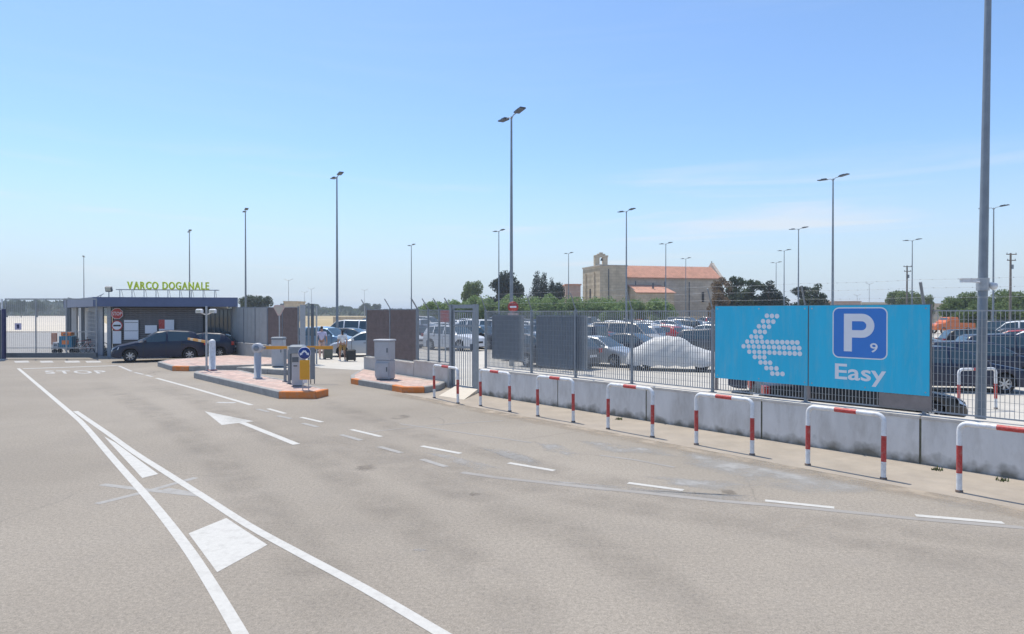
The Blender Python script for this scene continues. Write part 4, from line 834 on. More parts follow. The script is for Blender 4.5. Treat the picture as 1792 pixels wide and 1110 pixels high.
# letters on the roof
lr = thing('roof_letters', 'lime green letters VARCO DOGANALE on a steel rack on the roof', 'sign', (*on_front(294, 520, 0.1)[:2], FZ1), bang)
la, lb_ = on_front(203, 506, 0.1), on_front(382, 509, 0.1)
zr = HZ(506.5, 38.8) - FZ1; xa = -(Vector(lr.location[:2]) - la.xy).length; xb = (Vector(lr.location[:2]) - lb_.xy).length
for y in (0.0, 0.25): mb = MB(); mb.box(((xa + xb) / 2, y, zr - 0.03), (xb - xa, 0.04, 0.05)); mb.build('rack_rail', M['galv'], lr)
for k in range(9): x = xa + 0.2 + (xb - xa - 0.4) * k / 8; mb = MB(); mb.box((x, 0.0, (zr - 0.05) / 2), (0.035, 0.035, zr - 0.05)); mb.tube([(x, 0.25, zr - 0.05), (x, 0.55, 0)], 0.014, 5); mb.build('rack_leg', M['galv'], lr)
xl, xr2 = -(Vector(lr.location[:2]) - on_front(223, 500, 0.1).xy).length, (Vector(lr.location[:2]) - on_front(366, 500, 0.1).xy).length
adv = []; cur = 0
glyphs = []
for ch in 'VARCO DOGANALE':
    if ch == ' ': cur += 0.42; continue
    t_ = text_mb(ch, 1.0, 0, 0.022); a, b = min(v[0] for v in t_.v), max(v[0] for v in t_.v); glyphs.append((ch, t_, a, b, cur)); cur += (b - a) + 0.10
tot = cur - 0.10; sc_ = (xr2 - xl) / tot; hcap = 13.0 * 38.6 / F
for ch, t_, a, b, c0 in glyphs:
    g2 = text_mb(ch, 1.0, 0.08, 0.022); hm = 0.70
    xform(g2, lambda x, y, z: (xl + (c0 + x - a) * sc_, -0.02 + z * 0.8, zr + y / hm * hcap)); o = g2.build('letter', M['green'], lr); o['label'] = 'lime green letter ' + ch
fl = thing('roof_floodlight', 'black floodlight on a short stem at the left corner of the roof', 'floodlight', (XA(187, 38.2), 38.4, FZ1))
mb = MB(); mb.tube([(0, 0, 0), (0, 0, 0.32)], 0.03, 6); mb.build('stem', M['galv'], fl)
mb = MB(); mb.box((0, 0, 0.47), (0.34, 0.16, 0.28), 0.2, 0, Matrix.Rotation(R(25), 3, 'X')); h_ = mb.build('housing', M['lamphead'], fl)
mb = MB(); mb.box((0.01, -0.095, 0.46), (0.26, 0.01, 0.20), 0.2, 0, Matrix.Rotation(R(25), 3, 'X')); mb.build('lens', M['lens'], h_)
an = thing('roof_bracket', 'short steel bracket lying on the guard building canopy edge', 'bracket', (XA(172, 42), 42, FZ1))
mb = MB(); mb.tube([(-0.25, 0, 0), (0.35, 0, 0.30)], 0.03, 5); mb.tube([(0.1, 0, 0), (0.2, 0, 0.2)], 0.02, 5); mb.build('arm', M['galv'], an)

# ------------------------------------------------------------------ sliding gate at the left
sg = thing('sliding_gate', 'wide thin framed sliding gate with heavy bottom beam at the left', 'gate', (XA(9, 36.6), 36.6, 0), 0.02)
GL = (XA(183, 37.4) - XA(9, 36.6))
mb = MB(); mb.box((GL / 2, 0, 0.22), (GL, 0.16, 0.26)); mb.build('bottom_beam', M['cabd'], sg)
for z, L_, r_ in ((3.30, GL, 0.035), (1.50, GL, 0.022), (0.62, GL, 0.018)): mb = MB(); mb.box((L_ / 2, 0, z), (L_, 0.04, r_ * 2)); mb.build('rail', M['bar'], sg)
for k in range(4): x = GL * k / 3 + (0.02 if k == 0 else (-0.02 if k == 3 else 0)); mb = MB(); mb.box((x, 0.003, 1.82), (0.05, 0.05, 2.92)); mb.build('upright', M['bar'], sg)
mb = MB()
for k in range(1, 46): x = GL * k / 46; mb.box((x, 0.02, 1.82), (0.006, 0.006, 2.9))
tag(mb.build('grille', M['galv'], sg), kind='stuff')
pl = mb = MB(); mb.box((0, 0, 0), (0.36, 0.01, 0.36)); a = thing('gate_notice', 'small white square notice with dark symbol on the sliding gate', 'notice', (XA(31, 36.5), 36.52, 1.80), 0.02); mb.build('sheet', M['lilac'], a)
mb = MB(); mb.box((0.01, -0.008, 0.0), (0.12, 0.004, 0.22)); mb.box((-0.04, -0.008, 0.05), (0.06, 0.004, 0.06)); mb.build('symbol', M['navy'], a)
for px, w, m, l, h in ((0.5, 0.16, 'cabd', 'dark gate post cut by the left picture edge', 2.7), (3.3, 0.07, 'white', 'slim white gate post at the left edge', 3.3), (6.6, 0.13, 'navy', 'navy gate guide post beside the slim white post', 2.75)):
    t = thing('gate_post', l, 'gate post', (XA(px, 36.1), 36.1, 0)); mb = MB(); mb.box((0, 0, h / 2), (w, w, h)); mb.build('upright', M[m], t); mb = MB(); mb.box((0, 0, 0.03), (w + 0.10, w + 0.10, 0.06)); mb.build('base', M['cab'], t)
# luggage cart
cz = 41.8; ct = thing('loaded_cart', 'low cart with teal box and orange sacks behind the sliding gate', 'cart', (XA(115, cz), cz, -0.004), 0.1)
mb = MB(); mb.box((0, 0, 0.34), (1.35, 0.7, 0.07)); mb.build('platform', M['cabm'], ct)
for x in (-0.5, 0.5):
    for y in (-0.28, 0.28): mb = MB(); mb.lathe([(0, -0.04), (0.15, -0.04), (0.15, 0.04), (0, 0.04)], (x, y, 0.15), 14, 0, 'Y'); mb.build('wheel', M['tyre'], ct)
mb = MB(); mb.tube([(0.66, 0, 0.36), (0.78, 0, 0.95), (0.78, 0, 1.0)], 0.02, 6); mb.build('handle', M['galv'], ct)
for (x, y, z, dx_, dy_, dz_, m, l) in ((0.12, 0, 0.375, 0.78, 0.55, 0.72, 'teal', 'teal box on the cart behind the sliding gate'), (0.12, 0, 1.10, 0.6, 0.45, 0.24, 'orange', 'orange crate on top of the teal box'), (-0.48, -0.05, 0.375, 0.34, 0.5, 0.34, 'cab', 'grey crate at the left end of the cart')):
    c = ct.matrix_basis @ Vector((x, y, z)); t = thing('crate', l, 'crate', (XA(115, cz) + x, cz + y, z), 0.1, 'crates on the cart'); mb = MB(); mb.bevbox((0, 0, dz_ / 2), (dx_, dy_, dz_ - 0.01), 0.02); mb.build('body', M[m], t)
    mb = MB(); mb.box((0, -dy_ / 2 - 0.004, dz_ * 0.45), (dx_ * 0.5, 0.006, dz_ * 0.35)); mb.build('side_print', M['orange' if m == 'teal' else 'cabd'], t)
t = thing('orange_board', 'faded orange upright board left of the loaded cart', 'board', (XA(94.5, 43.5), 43.5, 0)); mb = MB(); mb.bevbox((0, 0, 0.85), (0.36, 0.08, 0.75), 0.01); mb.build('panel', M['tile'], t)
for x in (-0.14, 0.14): mb = MB(); mb.tube([(x, 0, 0), (x, 0, 0.5)], 0.02, 5); mb.build('leg', M['galv'], t)
def bicycle(px, Yd, rz, m, label):
    t = thing('bicycle', label, 'bicycle', (XA(px, Yd), Yd, -0.004), rz, 'bicycles leaning by the guard building')
    r = 0.33
    for x in (-0.52, 0.52):
        mb = MB(); mb.tube([(x + r * math.cos(a), 0, r + r * math.sin(a)) for a in [2 * math.pi * k / 20 for k in range(21)]], 0.02, 6, cap=False); w = mb.build('wheel', M['tyre'], t)
        mb = MB()
        for k in range(8): a = math.pi * k / 8; mb.tube([(x - r * math.cos(a), 0, r - r * math.sin(a)), (x + r * math.cos(a), 0, r + r * math.sin(a))], 0.004, 4)
        tag(mb.build('spokes', M['galv'], w), kind='stuff')
    mb = MB()
    for a, b in (((-0.52, 0.33), (-0.05, 0.30)), ((-0.05, 0.30), (-0.20, 0.80)), ((-0.20, 0.75), (0.36, 0.78)), ((-0.05, 0.30), (0.38, 0.70)), ((-0.52, 0.33), (-0.19, 0.74)), ((0.52, 0.33), (0.34, 0.92))): mb.tube([(a[0], 0, a[1]), (b[0], 0, b[1])], 0.02, 6)
    mb.build('frame', M[m], t)
    mb = MB(); mb.tube([(0.34, -0.27, 0.98), (0.36, -0.1, 1.0), (0.34, 0, 0.92), (0.36, 0.1, 1.0), (0.34, 0.27, 0.98)], 0.015, 6); mb.build('handlebar', M['trim'], t)
    mb = MB(); mb.bevbox((-0.21, 0, 0.87), (0.26, 0.13, 0.07), 0.02); mb.build('saddle', M['trim'], t)
bicycle(141, 42.2, 0.5, 'red', 'red bicycle nearest the loaded cart behind the gate'); bicycle(157, 41.2, 0.25, 'pinkc', 'pale pink bicycle in front of the white lattice'); bicycle(164, 42.0, 0.9, 'red', 'dark red bicycle closest to the blue grey panel')

# ------------------------------------------------------------------ lamp posts
LG = 'tall twin arm lamp posts of the car park'
def make_lamp():
    t = thing('lamp_post', 'x', 'lamp post', (0, 0, 0), 0, LG); H = 12.0
    mb = MB(); mb.tube([(0, 0, 0), (0, 0, 4), (0, 0, 8), (0, 0, H)], [0.10, 0.085, 0.065, 0.045], 10); mb.build('pole', M['pole'], t)
    mb = MB(); mb.lathe([(0.11, 0.0), (0.13, 0.0), (0.13, 0.28), (0.10, 0.34)], n=10); mb.build('collar', M['galv'], t)
    u = Vector((0.5, -0.87)).normalized()
    for s, tl in ((1, 0.10), (-1, 0.06)):
        d = Vector((u.x * s, u.y * s, tl)); p = Vector((0, 0, H))
        mb = MB(); mb.tube([p - Vector((0, 0, 0.15)), p + d * 0.18, p + d * 0.55], 0.028, 6); arm = mb.build('arm', M['pole'], t)
        a = math.atan2(d.y, d.x); c = p + d * 0.85; M3 = Matrix.Rotation(-math.atan(tl), 3, 'Y')
        mb = MB(); mb.box(tuple(c), (0.68, 0.30, 0.06), a, 0, M3); mb.box(tuple(c - d * 0.12 + Vector((0, 0, 0.05))), (0.36, 0.2, 0.06), a, 0, M3); hd = mb.build('lamp_head', M['lamphead'], arm)
    return t
LT = treeof(make_lamp()); bpy.context.view_layer.update()
lamps = [(590, 310, 'lamp post standing over the vehicle opening and the white van'), (895, 205, 'big central lamp post rising behind the fence right of the pedestrian gate'), (430, 370, 'lamp post rising behind the pale grey screen fence'),
         (332, 406, 'lamp post behind the guard building, right of the roof letters'), (147, 450, 'small lamp post at far left behind the guard building canopy'), (720, 430, 'lamp post standing over the brown grating fence'),
         (873, 405, 'slim lamp post just left of the big central one'), (995, 444, 'small far lamp post between the dark trees and the church'), (1096, 370, 'lamp post in front of the junction of church tower block and nave'),
         (1165, 427, 'lamp post in front of the church nave roof'), (1200, 453, 'smallest far lamp post seen over the church roof'), (1457, 313, 'tall lamp post rising behind the parking sign above the letter P'),
         (1397, 401, 'lamp post above the sign, right of the pines'), (1372, 439, 'far lamp post rising out of the dark pines'), (1358, 460, 'farthest thin lamp post among the pine tops'), (1596, 421, 'lamp post beyond the right part of the parking sign'),
         (1738, 364, 'lamp post just right of the near pole at the right edge')]
for i, (px, py, l) in enumerate(lamps):
    Yd = 9.4 * F / (HOR - py); X = XA(px, Yd)
    if i == 0: o = LT[0]; o.location = (X, Yd, -0.006); o['label'] = l
    else: o = dup(LT, (X, Yd, -0.006), random.uniform(-0.05, 0.05), l)
    if px == 147: o.scale = (1, 1, 1)
# near pole at the right with cameras
x_, y_ = XA(1716, 11.75), 11.75
npole = thing('near_lamp_post', 'thick grey lamp post close by at the right, rising out of the picture', 'lamp post', (x_, y_, -0.006))
mb = MB(); mb.tube([(0, 0, 0), (0.03, 0, 2.5), (0.10, 0, 8), (0.15, 0, 12)], [0.088, 0.078, 0.052, 0.04], 14); mb.build('pole', M['pole'], npole)
u = Vector((0.5, -0.87)).normalized()
for s in (1, -1):
    d = Vector((u.x * s, u.y * s, 0.1)); pp = Vector((0.15, 0, 12)); mb = MB(); mb.tube([pp - Vector((0, 0, 0.15)), pp + d * 0.5], 0.028, 6); ar = mb.build('arm', M['pole'], npole)
    mb = MB(); mb.box(tuple(pp + d * 0.8), (0.68, 0.3, 0.06), math.atan2(d.y, d.x)); mb.build('lamp_head', M['lamphead'], ar)
mb = MB(); mb.tube([(0.035, 0, 2.98), (0.035, 0, 3.20)], 0.10, 12); mb.build('clamp_band', M['galv'], npole)
cc1 = thing('security_camera', 'white bullet security camera on an arm left of the near lamp post', 'camera', (x_ - 0.08, y_ - 0.06, 3.12))
mb = MB(); mb.tube([(0.05, 0.02, 0), (-0.2, -0.02, 0.01), (-0.22, -0.02, 0.02)], 0.016, 6); mb.build('arm', M['white'], cc1)
mb = MB(); mb.box((-0.20, -0.02, 0.025), (0.24, 0.08, 0.06)); mb.box((-0.21, -0.02, 0.06), (0.28, 0.10, 0.012)); mb.build('housing', M['white'], cc1)
cc2 = thing('security_camera', 'small white dome camera right of the near lamp post', 'camera', (x_ + 0.12, y_ - 0.05, 3.04))
mb = MB(); mb.tube([(-0.06, 0.03, 0.06), (0.06, 0, 0.06)], 0.02, 6); mb.build('arm', M['white'], cc2)
mb = MB(); mb.lathe([(0, 0.07), (0.06, 0.06), (0.065, 0.0), (0.045, -0.04), (0, -0.06)], (0.07, 0, 0), 12); mb.build('dome', M['white'], cc2)
# small signs seen through the gratings
HZB = None
def small_sign(px, py, Yd, w, h, label, shape='rect'):
    t = thing('car_park_sign', label, 'sign', (XA(px, Yd), Yd, -0.006)); zc = HZ(py, Yd)
    mb = MB(); mb.tube([(0, 0.04, 0), (0, 0.04, zc + h * 0.4)], 0.03, 6); mb.build('pole', M['galv'], t)
    if shape == 'rect': mb = MB(); mb.box((0, 0, zc), (w, 0.02, h)); mb.build('panel', M['red'], t)
    else:
        mb = MB(); mb.lathe([(0, 0.01), (w / 2, 0.01), (w / 2, -0.01), (0, -0.01)], (0, 0, zc), 20, 0, 'Y'); mb.build('red_disc', M['red'], t); mb = MB(); mb.box((0, -0.014, zc), (w * 0.6, 0.004, w * 0.16)); mb.build('white_bar', M['signwhite'], t)
        mb = MB(); mb.box((0, 0, zc - w * 0.72), (w * 1.05, 0.02, w * 0.3)); mb.build('lower_plate', M['pinkc'], t)
small_sign(898, 537, 26.0, 0.42, 0.4, 'round red no entry sign over the louvred screen at the central lamp post', 'round'); small_sign(779, 553, 27.0, 0.36, 0.5, 'red rectangular sign on a lattice pole left of the pedestrian gate')

# ------------------------------------------------------------------ cars
SPEC = {
 'hatchback': dict(L=4.0, W=1.70, top=[(2.0, .50), (1.95, .66), (1.75, .78), (1.05, .94), (.92, .97), (.15, 1.42), (-.4, 1.49), (-1.25, 1.44), (-1.50, 1.36), (-1.84, 1.02), (-1.95, .92), (-2.0, .55)], cowl=.92, roof0=.10, roof1=-1.50, rg=-1.84, belt=(.90, 1.0), wx=(1.25, -1.25), r=.30, pil=(-.28,), cp=-1.22),
 'estate car': dict(L=4.5, W=1.76, top=[(2.25, .50), (2.2, .66), (2.0, .78), (1.2, .94), (1.08, .97), (.30, 1.42), (-.3, 1.48), (-1.75, 1.44), (-1.88, 1.38), (-2.14, 1.02), (-2.22, .92), (-2.25, .55)], cowl=1.08, roof0=.25, roof1=-1.88, rg=-2.14, belt=(.90, .98), wx=(1.38, -1.35), r=.31, pil=(-.18, -1.05), cp=-1.70),
 'saloon': dict(L=4.6, W=1.76, top=[(2.3, .50), (2.25, .64), (2.0, .76), (1.15, .92), (1.02, .95), (.25, 1.37), (-.3, 1.43), (-.95, 1.38), (-1.62, 1.04), (-1.75, 1.02), (-2.2, .98), (-2.28, .85), (-2.3, .55)], cowl=1.02, roof0=.20, roof1=-.95, rg=-1.62, belt=(.88, .96), wx=(1.40, -1.38), r=.31, pil=(-.22,), cp=-1.10),
 'suv': dict(L=4.45, W=1.84, top=[(2.22, .60), (2.18, .82), (2.0, .94), (1.2, 1.05), (1.08, 1.08), (.45, 1.56), (-.2, 1.66), (-1.65, 1.60), (-1.86, 1.50), (-2.12, 1.12), (-2.2, 1.0), (-2.22, .6)], cowl=1.08, roof0=.40, roof1=-1.86, rg=-2.12, belt=(1.04, 1.12), wx=(1.35, -1.33), r=.35, pil=(-.15, -1.1), cp=-1.62),
 'van': dict(L=4.9, W=1.92, top=[(2.45, .60), (2.4, .85), (2.25, 1.0), (1.75, 1.18), (1.65, 1.20), (.95, 1.84), (.4, 1.94), (-2.2, 1.92), (-2.30, 1.86), (-2.40, 1.18), (-2.43, 1.0), (-2.45, .6)], cowl=1.65, roof0=.92, roof1=-2.30, rg=-2.40, belt=(1.15, 1.18), wx=(1.55, -1.50), r=.34, pil=(.25, -1.0), cp=-2.1),
}
def lerp_tab(tab, x):
    if x >= tab[0][0]: return tab[0][1]
    for (a, za), (b, zb) in zip(tab, tab[1:]):
        if x >= b: t = (x - a) / (b - a); return za + (zb - za) * t
    return tab[-1][1]
def car_parts(kind, fine=True):
    S = SPEC[kind]; L, W = S['L'], S['W']; hl = L / 2; Hm = max(z for x, z in S['top']); r = S['r']; Ra = r + 0.055
    xs = {x for x, z in S['top']} | {hl - 0.10, -hl + 0.10}
    step = 0.16 if fine else 0.33; k = -hl
    while k < hl: xs.add(round(k, 3)); k += step
    for wx in S['wx']:
        for a in (0, 25, 50, 72, 90, 108, 130, 155, 180) if fine else (0, 45, 90, 135, 180): xs.add(wx + Ra * math.cos(R(a)))
        xs.add(wx + Ra + 0.012); xs.add(wx - Ra - 0.012)
    pw = 0.045
    for p in S['pil']: xs.add(p + pw); xs.add(p - pw)
    xs = sorted(xs, reverse=True); X = [xs[0]]
    keep = set(x for x, z in S['top'])
    for x in xs[1:]:
        if X[-1] - x > 0.011: X.append(x)
    secs = []
    for x in X:
        T = lerp_tab(S['top'], x); t = (hl - x) / L; belt = S['belt'][0] * (1 - t) + S['belt'][1] * t
        e = abs(x) / hl; w = W / 2 * (1 - 0.20 * e ** 8 - 0.05 * e ** 3)
        g = max(0, min(1, (T - belt) / (Hm - belt))); zb = min(belt, T - 0.035)
        zl = 0.20
        for wx in S['wx']:
            if abs(x - wx) < Ra: zl = max(zl, r + math.sqrt(Ra * Ra - (x - wx) ** 2))
        if e > 0.9: zl = max(zl, 0.20 + (e - 0.9) * 0.9)
        zl = min(zl, zb - 0.06)
        wr = w * (0.90 - 0.19 * g); zr = T - 0.02 - 0.045 * g
        secs.append([(0, max(zl, .22) if zl < .3 else .24), (w * .86, zl), (w * .985, zl + .015), (w, zl + (zb - zl) * .42), (w * .99, zl + (zb - zl) * .78), (w * .955, zb), (wr, zr), (wr - .06, T - .012), (wr * .5, T), (0, T + .004)])
    P = {k_: MB() for k_ in ('body', 'windscreen', 'rear_window', 'side_window', 'trim')}
    n = len(secs[0])
    segs = []; curw = None
    for i in range(len(X) - 1):
        xa, xb = X[i], X[i + 1]; xm = (xa + xb) / 2
        for j in range(n - 1):
            key = 'body'
            T = lerp_tab(S['top'], xm); t = (hl - xm) / L; belt = S['belt'][0] * (1 - t) + S['belt'][1] * t
            if j in (7, 8):
                if S['roof0'] - 0.001 < xm < S['cowl']: key = 'windscreen'
                elif S['rg'] < xm < S['roof1']: key = 'rear_window'
            if j == 5 and T - belt > 0.16 and S['cp'] - 0.01 < xm < S['cowl'] - 0.12 and not any(abs(xm - p) < pw for p in S['pil']): key = 'side_window'
            if j in (0, 1): key = 'trim'
            for s in (1, -1):
                a, b, c, d = secs[i][j], secs[i][j + 1], secs[i + 1][j + 1], secs[i + 1][j]
                q = [(xa, s * a[0], a[1]), (xa, s * b[0], b[1]), (xb, s * c[0], c[1]), (xb, s * d[0], d[1])]
                P[key].add(q, [(0, 1, 2, 3) if s == 1 else (3, 2, 1, 0)], 0, key == 'body')
    for i, sx_ in ((0, 1), (len(X) - 1, -1)):
        pts = [(X[i], a, z) for a, z in secs[i]] + [(X[i], -a, z) for a, z in secs[i][::-1]]
        P['body'].add(pts, [list(range(len(pts)))[::-sx_]], 0)
    # weld body for smooth shading
    for key in ('body',):
        mb = P[key]; seen = {}; remap = []; nv = []
        for v in mb.v:
            kk = (round(v[0], 4), round(v[1], 4), round(v[2], 4))
            if kk not in seen: seen[kk] = len(nv); nv.append(v)
            remap.append(seen[kk])
        mb.v = nv; mb.f = [[remap[i] for i in f] for f in mb.f]
        ok = [q for q in range(len(mb.f)) if len(set(mb.f[q])) > 2]
        mb.f = [list(dict.fromkeys(mb.f[q])) for q in ok]; mb.m = [mb.m[q] for q in ok]; mb.sm = [mb.sm[q] for q in ok]
    P['secs'] = [(x, sc) for x, sc in zip(X, secs)]
    return P, S
def wheel_mb(r, n=18):
    ty = MB(); ty.lathe([(r * .62, -.10), (r * .93, -.10), (r, -.07), (r, .07), (r * .93, .10), (r * .62, .10)], (0, 0, 0), n, 0, 'Y')
    rm = MB(); rm.lathe([(0, -.07), (r * .12, -.085), (r * .2, -.06)], (0, 0, 0), n, 0, 'Y'); rm.lathe([(r * .66, -.095), (r * .60, -.085), (r * .56, -.05)], (0, 0, 0), n, 0, 'Y')
    for k in range(7):
        a = 2 * math.pi * k / 7; c, s = math.cos(a), math.sin(a); w = r * .085
        rm.add([(c * r * .14 - s * w, -.082, s * r * .14 + c * w), (c * r * .14 + s * w, -.082, s * r * .14 - c * w), (c * r * .62 + s * w * .8, -.078, s * r * .62 - c * w * .8), (c * r * .62 - s * w * .8, -.078, s * r * .62 + c * w * .8)], [(0, 1, 2, 3)])
    bk = MB(); bk.lathe([(0, -.045), (r * .60, -.045)], (0, 0, 0), n, 0, 'Y')
    return ty, rm, bk
def finish(o, ang=32):
    try: o.data.set_sharp_from_angle(angle=R(ang))
    except Exception: pass
def make_car(kind):                                       # prototype with parts
    P, S = car_parts(kind, True); L, W, r = S['L'], S['W'], S['r']; hl = L / 2
    t = thing('parked_car', 'x', 'car', (0, 0, 0), 0, 'x')
    o = P['body'].build('body', M['paint_white'], t); finish(o)
    for k_, nm in (('windscreen', 'windscreen'), ('rear_window', 'rear_window'), ('trim', 'underbody')):
        P[k_].build(nm, M['trim'] if k_ == 'trim' else M['glass'], t)
    sw = P['side_window']; groups = {}
    for f in sw.f:
        x = sum(sw.v[i][0] for i in f) / 4; y = sum(sw.v[i][1] for i in f) / 4; z = sum(1 for p in S['pil'] if x < p); groups.setdefault((y > 0, z), []).append(f)
    for g_, fs in groups.items():
        mb = MB()
        for f in fs: mb.add([sw.v[i] for i in f], [(0, 1, 2, 3)])
        mb.build('side_window', M['glass'], t)
    ty, rm, bk = wheel_mb(r)
    tm_, rmm, bkm = ty.mesh('tyre', [M['tyre']]), rm.mesh('rim', [M['rim']]), bk.mesh('brake_disc', [M['trim']])
    for wx in S['wx']:
        for s in (-1, 1):
            w = bpy.data.objects.new('wheel', tm_); COL.objects.link(w); w.parent = t; w.location = (wx, s * (W / 2 - 0.13), r); w.rotation_euler.z = 0 if s < 0 else math.pi
            for nm, me in (('rim', rmm), ('brake_disc', bkm)): c = bpy.data.objects.new(nm, me); COL.objects.link(c); c.parent = w
    zb = S['top'][1][1]
    for s in (-1, 1):
        mb = MB(); mb.add([(hl - .01, s * W * .40, zb - .13), (hl + .012, s * W * .26, zb - .12), (hl - .03, s * W * .27, zb + .02), (hl - .30, s * W * .45, zb + .08), (hl - .27, s * W * .475, zb - .04)], [(0, 1, 2, 3, 4) if s > 0 else (4, 3, 2, 1, 0)]); mb.build('headlight', M['lampw'], t)
        zr_ = .90 if kind not in ('suv', 'van') else 1.05
        mb = MB(); mb.box((-hl + .045, s * (W / 2 - .23), zr_ - .06), (.13, .28, .20)); mb.build('tail_light', M['lampr'], t)
        mb = MB(); mb.bevbox((S['cowl'] - .28, s * (W / 2 + .07), lerp_tab(S['top'], S['cowl']) + .03), (.12, .18, .12), 0.03); mb.build('side_mirror', o.data.materials[0], t)
        for dx_ in ((-.12, -1.05) if kind not in ('van',) else (.45, -.6)): mb = MB(); mb.box((dx_ + .08, s * (W / 2 * .99 + .004), S['belt'][0] - .10), (.16, .02, .03)); mb.build('door_handle', M['trim'], t)
    mb = MB(); mb.box((hl + .005, 0, .42), (.02, .50, .11)); mb.build('number_plate', M['plate'], t)
    mb = MB(); mb.box((-hl - .005, 0, .62), (.02, .50, .11)); mb.build('number_plate', M['plate'], t)
    mb = MB(); mb.box((hl - .005, 0, .56), (.02, W * .46, .12)); mb.build('grille', M['trim'], t)
    secs = P['secs']
    for s in (-1, 1):                                     # door gaps
        for xx in (S['cowl'] - .12, S['pil'][0], S['pil'][0] - .78):
            i = min(range(len(secs)), key=lambda q: abs(secs[q][0] - xx)); sc_ = secs[i][1]; mb = MB()
            if sc_[2][1] > .32: i = min((q for q in range(len(secs)) if secs[q][1][2][1] < .3), key=lambda q: abs(secs[q][0] - xx)); sc_ = secs[i][1]
            for j in (2, 3, 4): (a, z), (b, w) = sc_[j], sc_[j + 1]; x0 = secs[i][0]; q = [(x0 - .010, s * (a + .005), z), (x0 + .010, s * (a + .005), z), (x0 + .010, s * (b + .005), w), (x0 - .010, s * (b + .005), w)]; mb.add(q, [(0, 1, 2, 3) if s < 0 else (3, 2, 1, 0)])
            mb.build('door_gap', M['trim'], t)
    return t
CT_ = {k: treeof(make_car(k)) for k in SPEC}
CTused = {k: False for k in SPEC}
def paint(tree_root, col):
    m = M['paint_' + col.replace(' ', '_')]
    for c in tree_root:
        if c.name.split('.')[0] in ('body', 'side_mirror'):
            c.material_slots[0].link = 'OBJECT'; c.material_slots[0].material = m
def dup_list(tree, parent=None):
    c = tree[0].copy(); COL.objects.link(c); out = [c]
    if parent: c.parent = parent
    for k in tree[1]: out += dup_list(k, c)
    return out
CARG = 'cars parked in the car park'
def put_car(kind, col, x, y, heading, label, group=CARG, z=-0.006, scale=1.0, cat='car'):
    lst = dup_list(CT_[kind]); t = lst[0]; t.location = (x, y, z); t.rotation_euler.z = heading; t.scale = (scale,) * 3
    paint(lst[1:], col); tag(t, label, cat, group); return t
FARM = {}
def far_car(kind, col, x, y, heading, label, group=CARG, scale=1.0):
    key = (kind, col)
    if key not in FARM:
        P, S = car_parts(kind, False); mb = MB()
        order = [('body', 0), ('windscreen', 1), ('rear_window', 1), ('side_window', 1), ('trim', 2)]
        for k_, mi in order: q = P[k_]; mb.merge(q, mi)
        ty, rm, bk = wheel_mb(S['r'], 10)
        for wx in S['wx']:
            for s in (-1, 1):
                for src, mi in ((ty, 2), (rm, 3)):
                    q = MB(); q.v = [(v[0] + wx, (v[1] if s < 0 else -v[1]) + s * (S['W'] / 2 - .13), v[2] + S['r']) for v in src.v]; q.f = src.f; q.m = src.m; q.sm = src.sm; mb.merge(q, mi)
        for s in (-1, 1): mb.box((-S['L'] / 2 + .04, s * (S['W'] / 2 - .23), .88), (.12, .28, .2), 0, 4); mb.box((S['L'] / 2 - .10, s * (S['W'] / 2 - .27), S['top'][1][1] - .05), (.16, .3, .13), 0, 5)
        FARM[key] = mb.mesh('parked_car', [M['paint_' + col.replace(' ', '_')], M['glass'], M['trim'], M['rim'], M['lampr'], M['lampw']])
    o = bpy.data.objects.new('parked_car', FARM[key]); COL.objects.link(o); o.location = (x, y, -0.006); o.rotation_euler.z = heading; o.scale = (scale,) * 3
    return tag(o, label, 'car', group)

# the dark blue car waiting in front of the guard building, and one behind it
hb = math.atan2(-1.2, -2.12)
put_car('hatchback', 'dark blue', -18.80, 35.62, hb, 'dark blue hatchback stopped before the guard building, front wheels to the left', 'cars by the guard building', 0.0, 1.10)
put_car('hatchback', 'dark blue', -17.95, 38.46, math.atan2(-0.2, -1), 'second dark blue car close to the building wall, mostly hidden by the first', 'cars by the guard building', 0.0, 0.96)
LH = math.atan2(-0.6, 0.8)                                # cars stand along this heading or its opposite
placed = []
def hero(kind, col, x, y, h, label, **kw): placed.append((x, y, 2.6)); return put_car(kind, col, x, y, h, label, **kw)
hero('hatchback', 'grey', 2.15, 31.3, math.atan2(0.66, -0.75), 'dark grey hatchback behind the fence, its rear beside the silver car')
hero('hatchback', 'silver', 4.35, 32.6, math.atan2(-0.75, 0.66) + 0.15, 'silver white hatchback between the dark grey hatchback and the covered car', scale=0.97)
hero('saloon', 'dark blue', 9.2, 20.9, LH + 0.3, 'dark blue saloon behind the left panel of the parking sign')
hero('saloon', 'black', 8.05, 15.75, math.atan2(-0.10, 1), 'black saloon close behind the sign, its nose sticking out at the right', scale=0.96)
hero('estate car', 'dark blue', XA(1665, 22), 22.3, math.atan2(-0.18, 1), 'dark blue estate car right of the sign, behind the grating')
hero('estate car', 'dark blue', XA(1722, 26), 26.2, math.atan2(-0.25, 1), 'second dark blue estate car, roof showing above the nearer one')
hero('suv', 'black', XA(1735, 37), 37.5, math.atan2(-0.3, 1), 'black off-road car with pale roof edge right of the orange pickup')
hero('saloon', 'white', XA(1800, 34), 33.0, math.atan2(-0.3, 1), 'white saloon at the right edge behind the black off-road car')
hero('suv', 'dark blue', XA(1780, 29.0), 29.3, math.atan2(-0.3, 1), 'dark blue off-road car at the right picture edge')
hero('van', 'white', XA(612, 56), 56, math.atan2(0.05, -1), 'white van seen through the vehicle opening, above the silver car', cat='van')
hero('estate car', 'white', XA(572, 52), 52, math.atan2(-0.2, 1), 'white estate car through the opening, left of the lamp post')
hero('suv', 'light blue', XA(570, 43), 43.2, math.atan2(-0.3, 1), 'light blue off-road car behind the walking people')
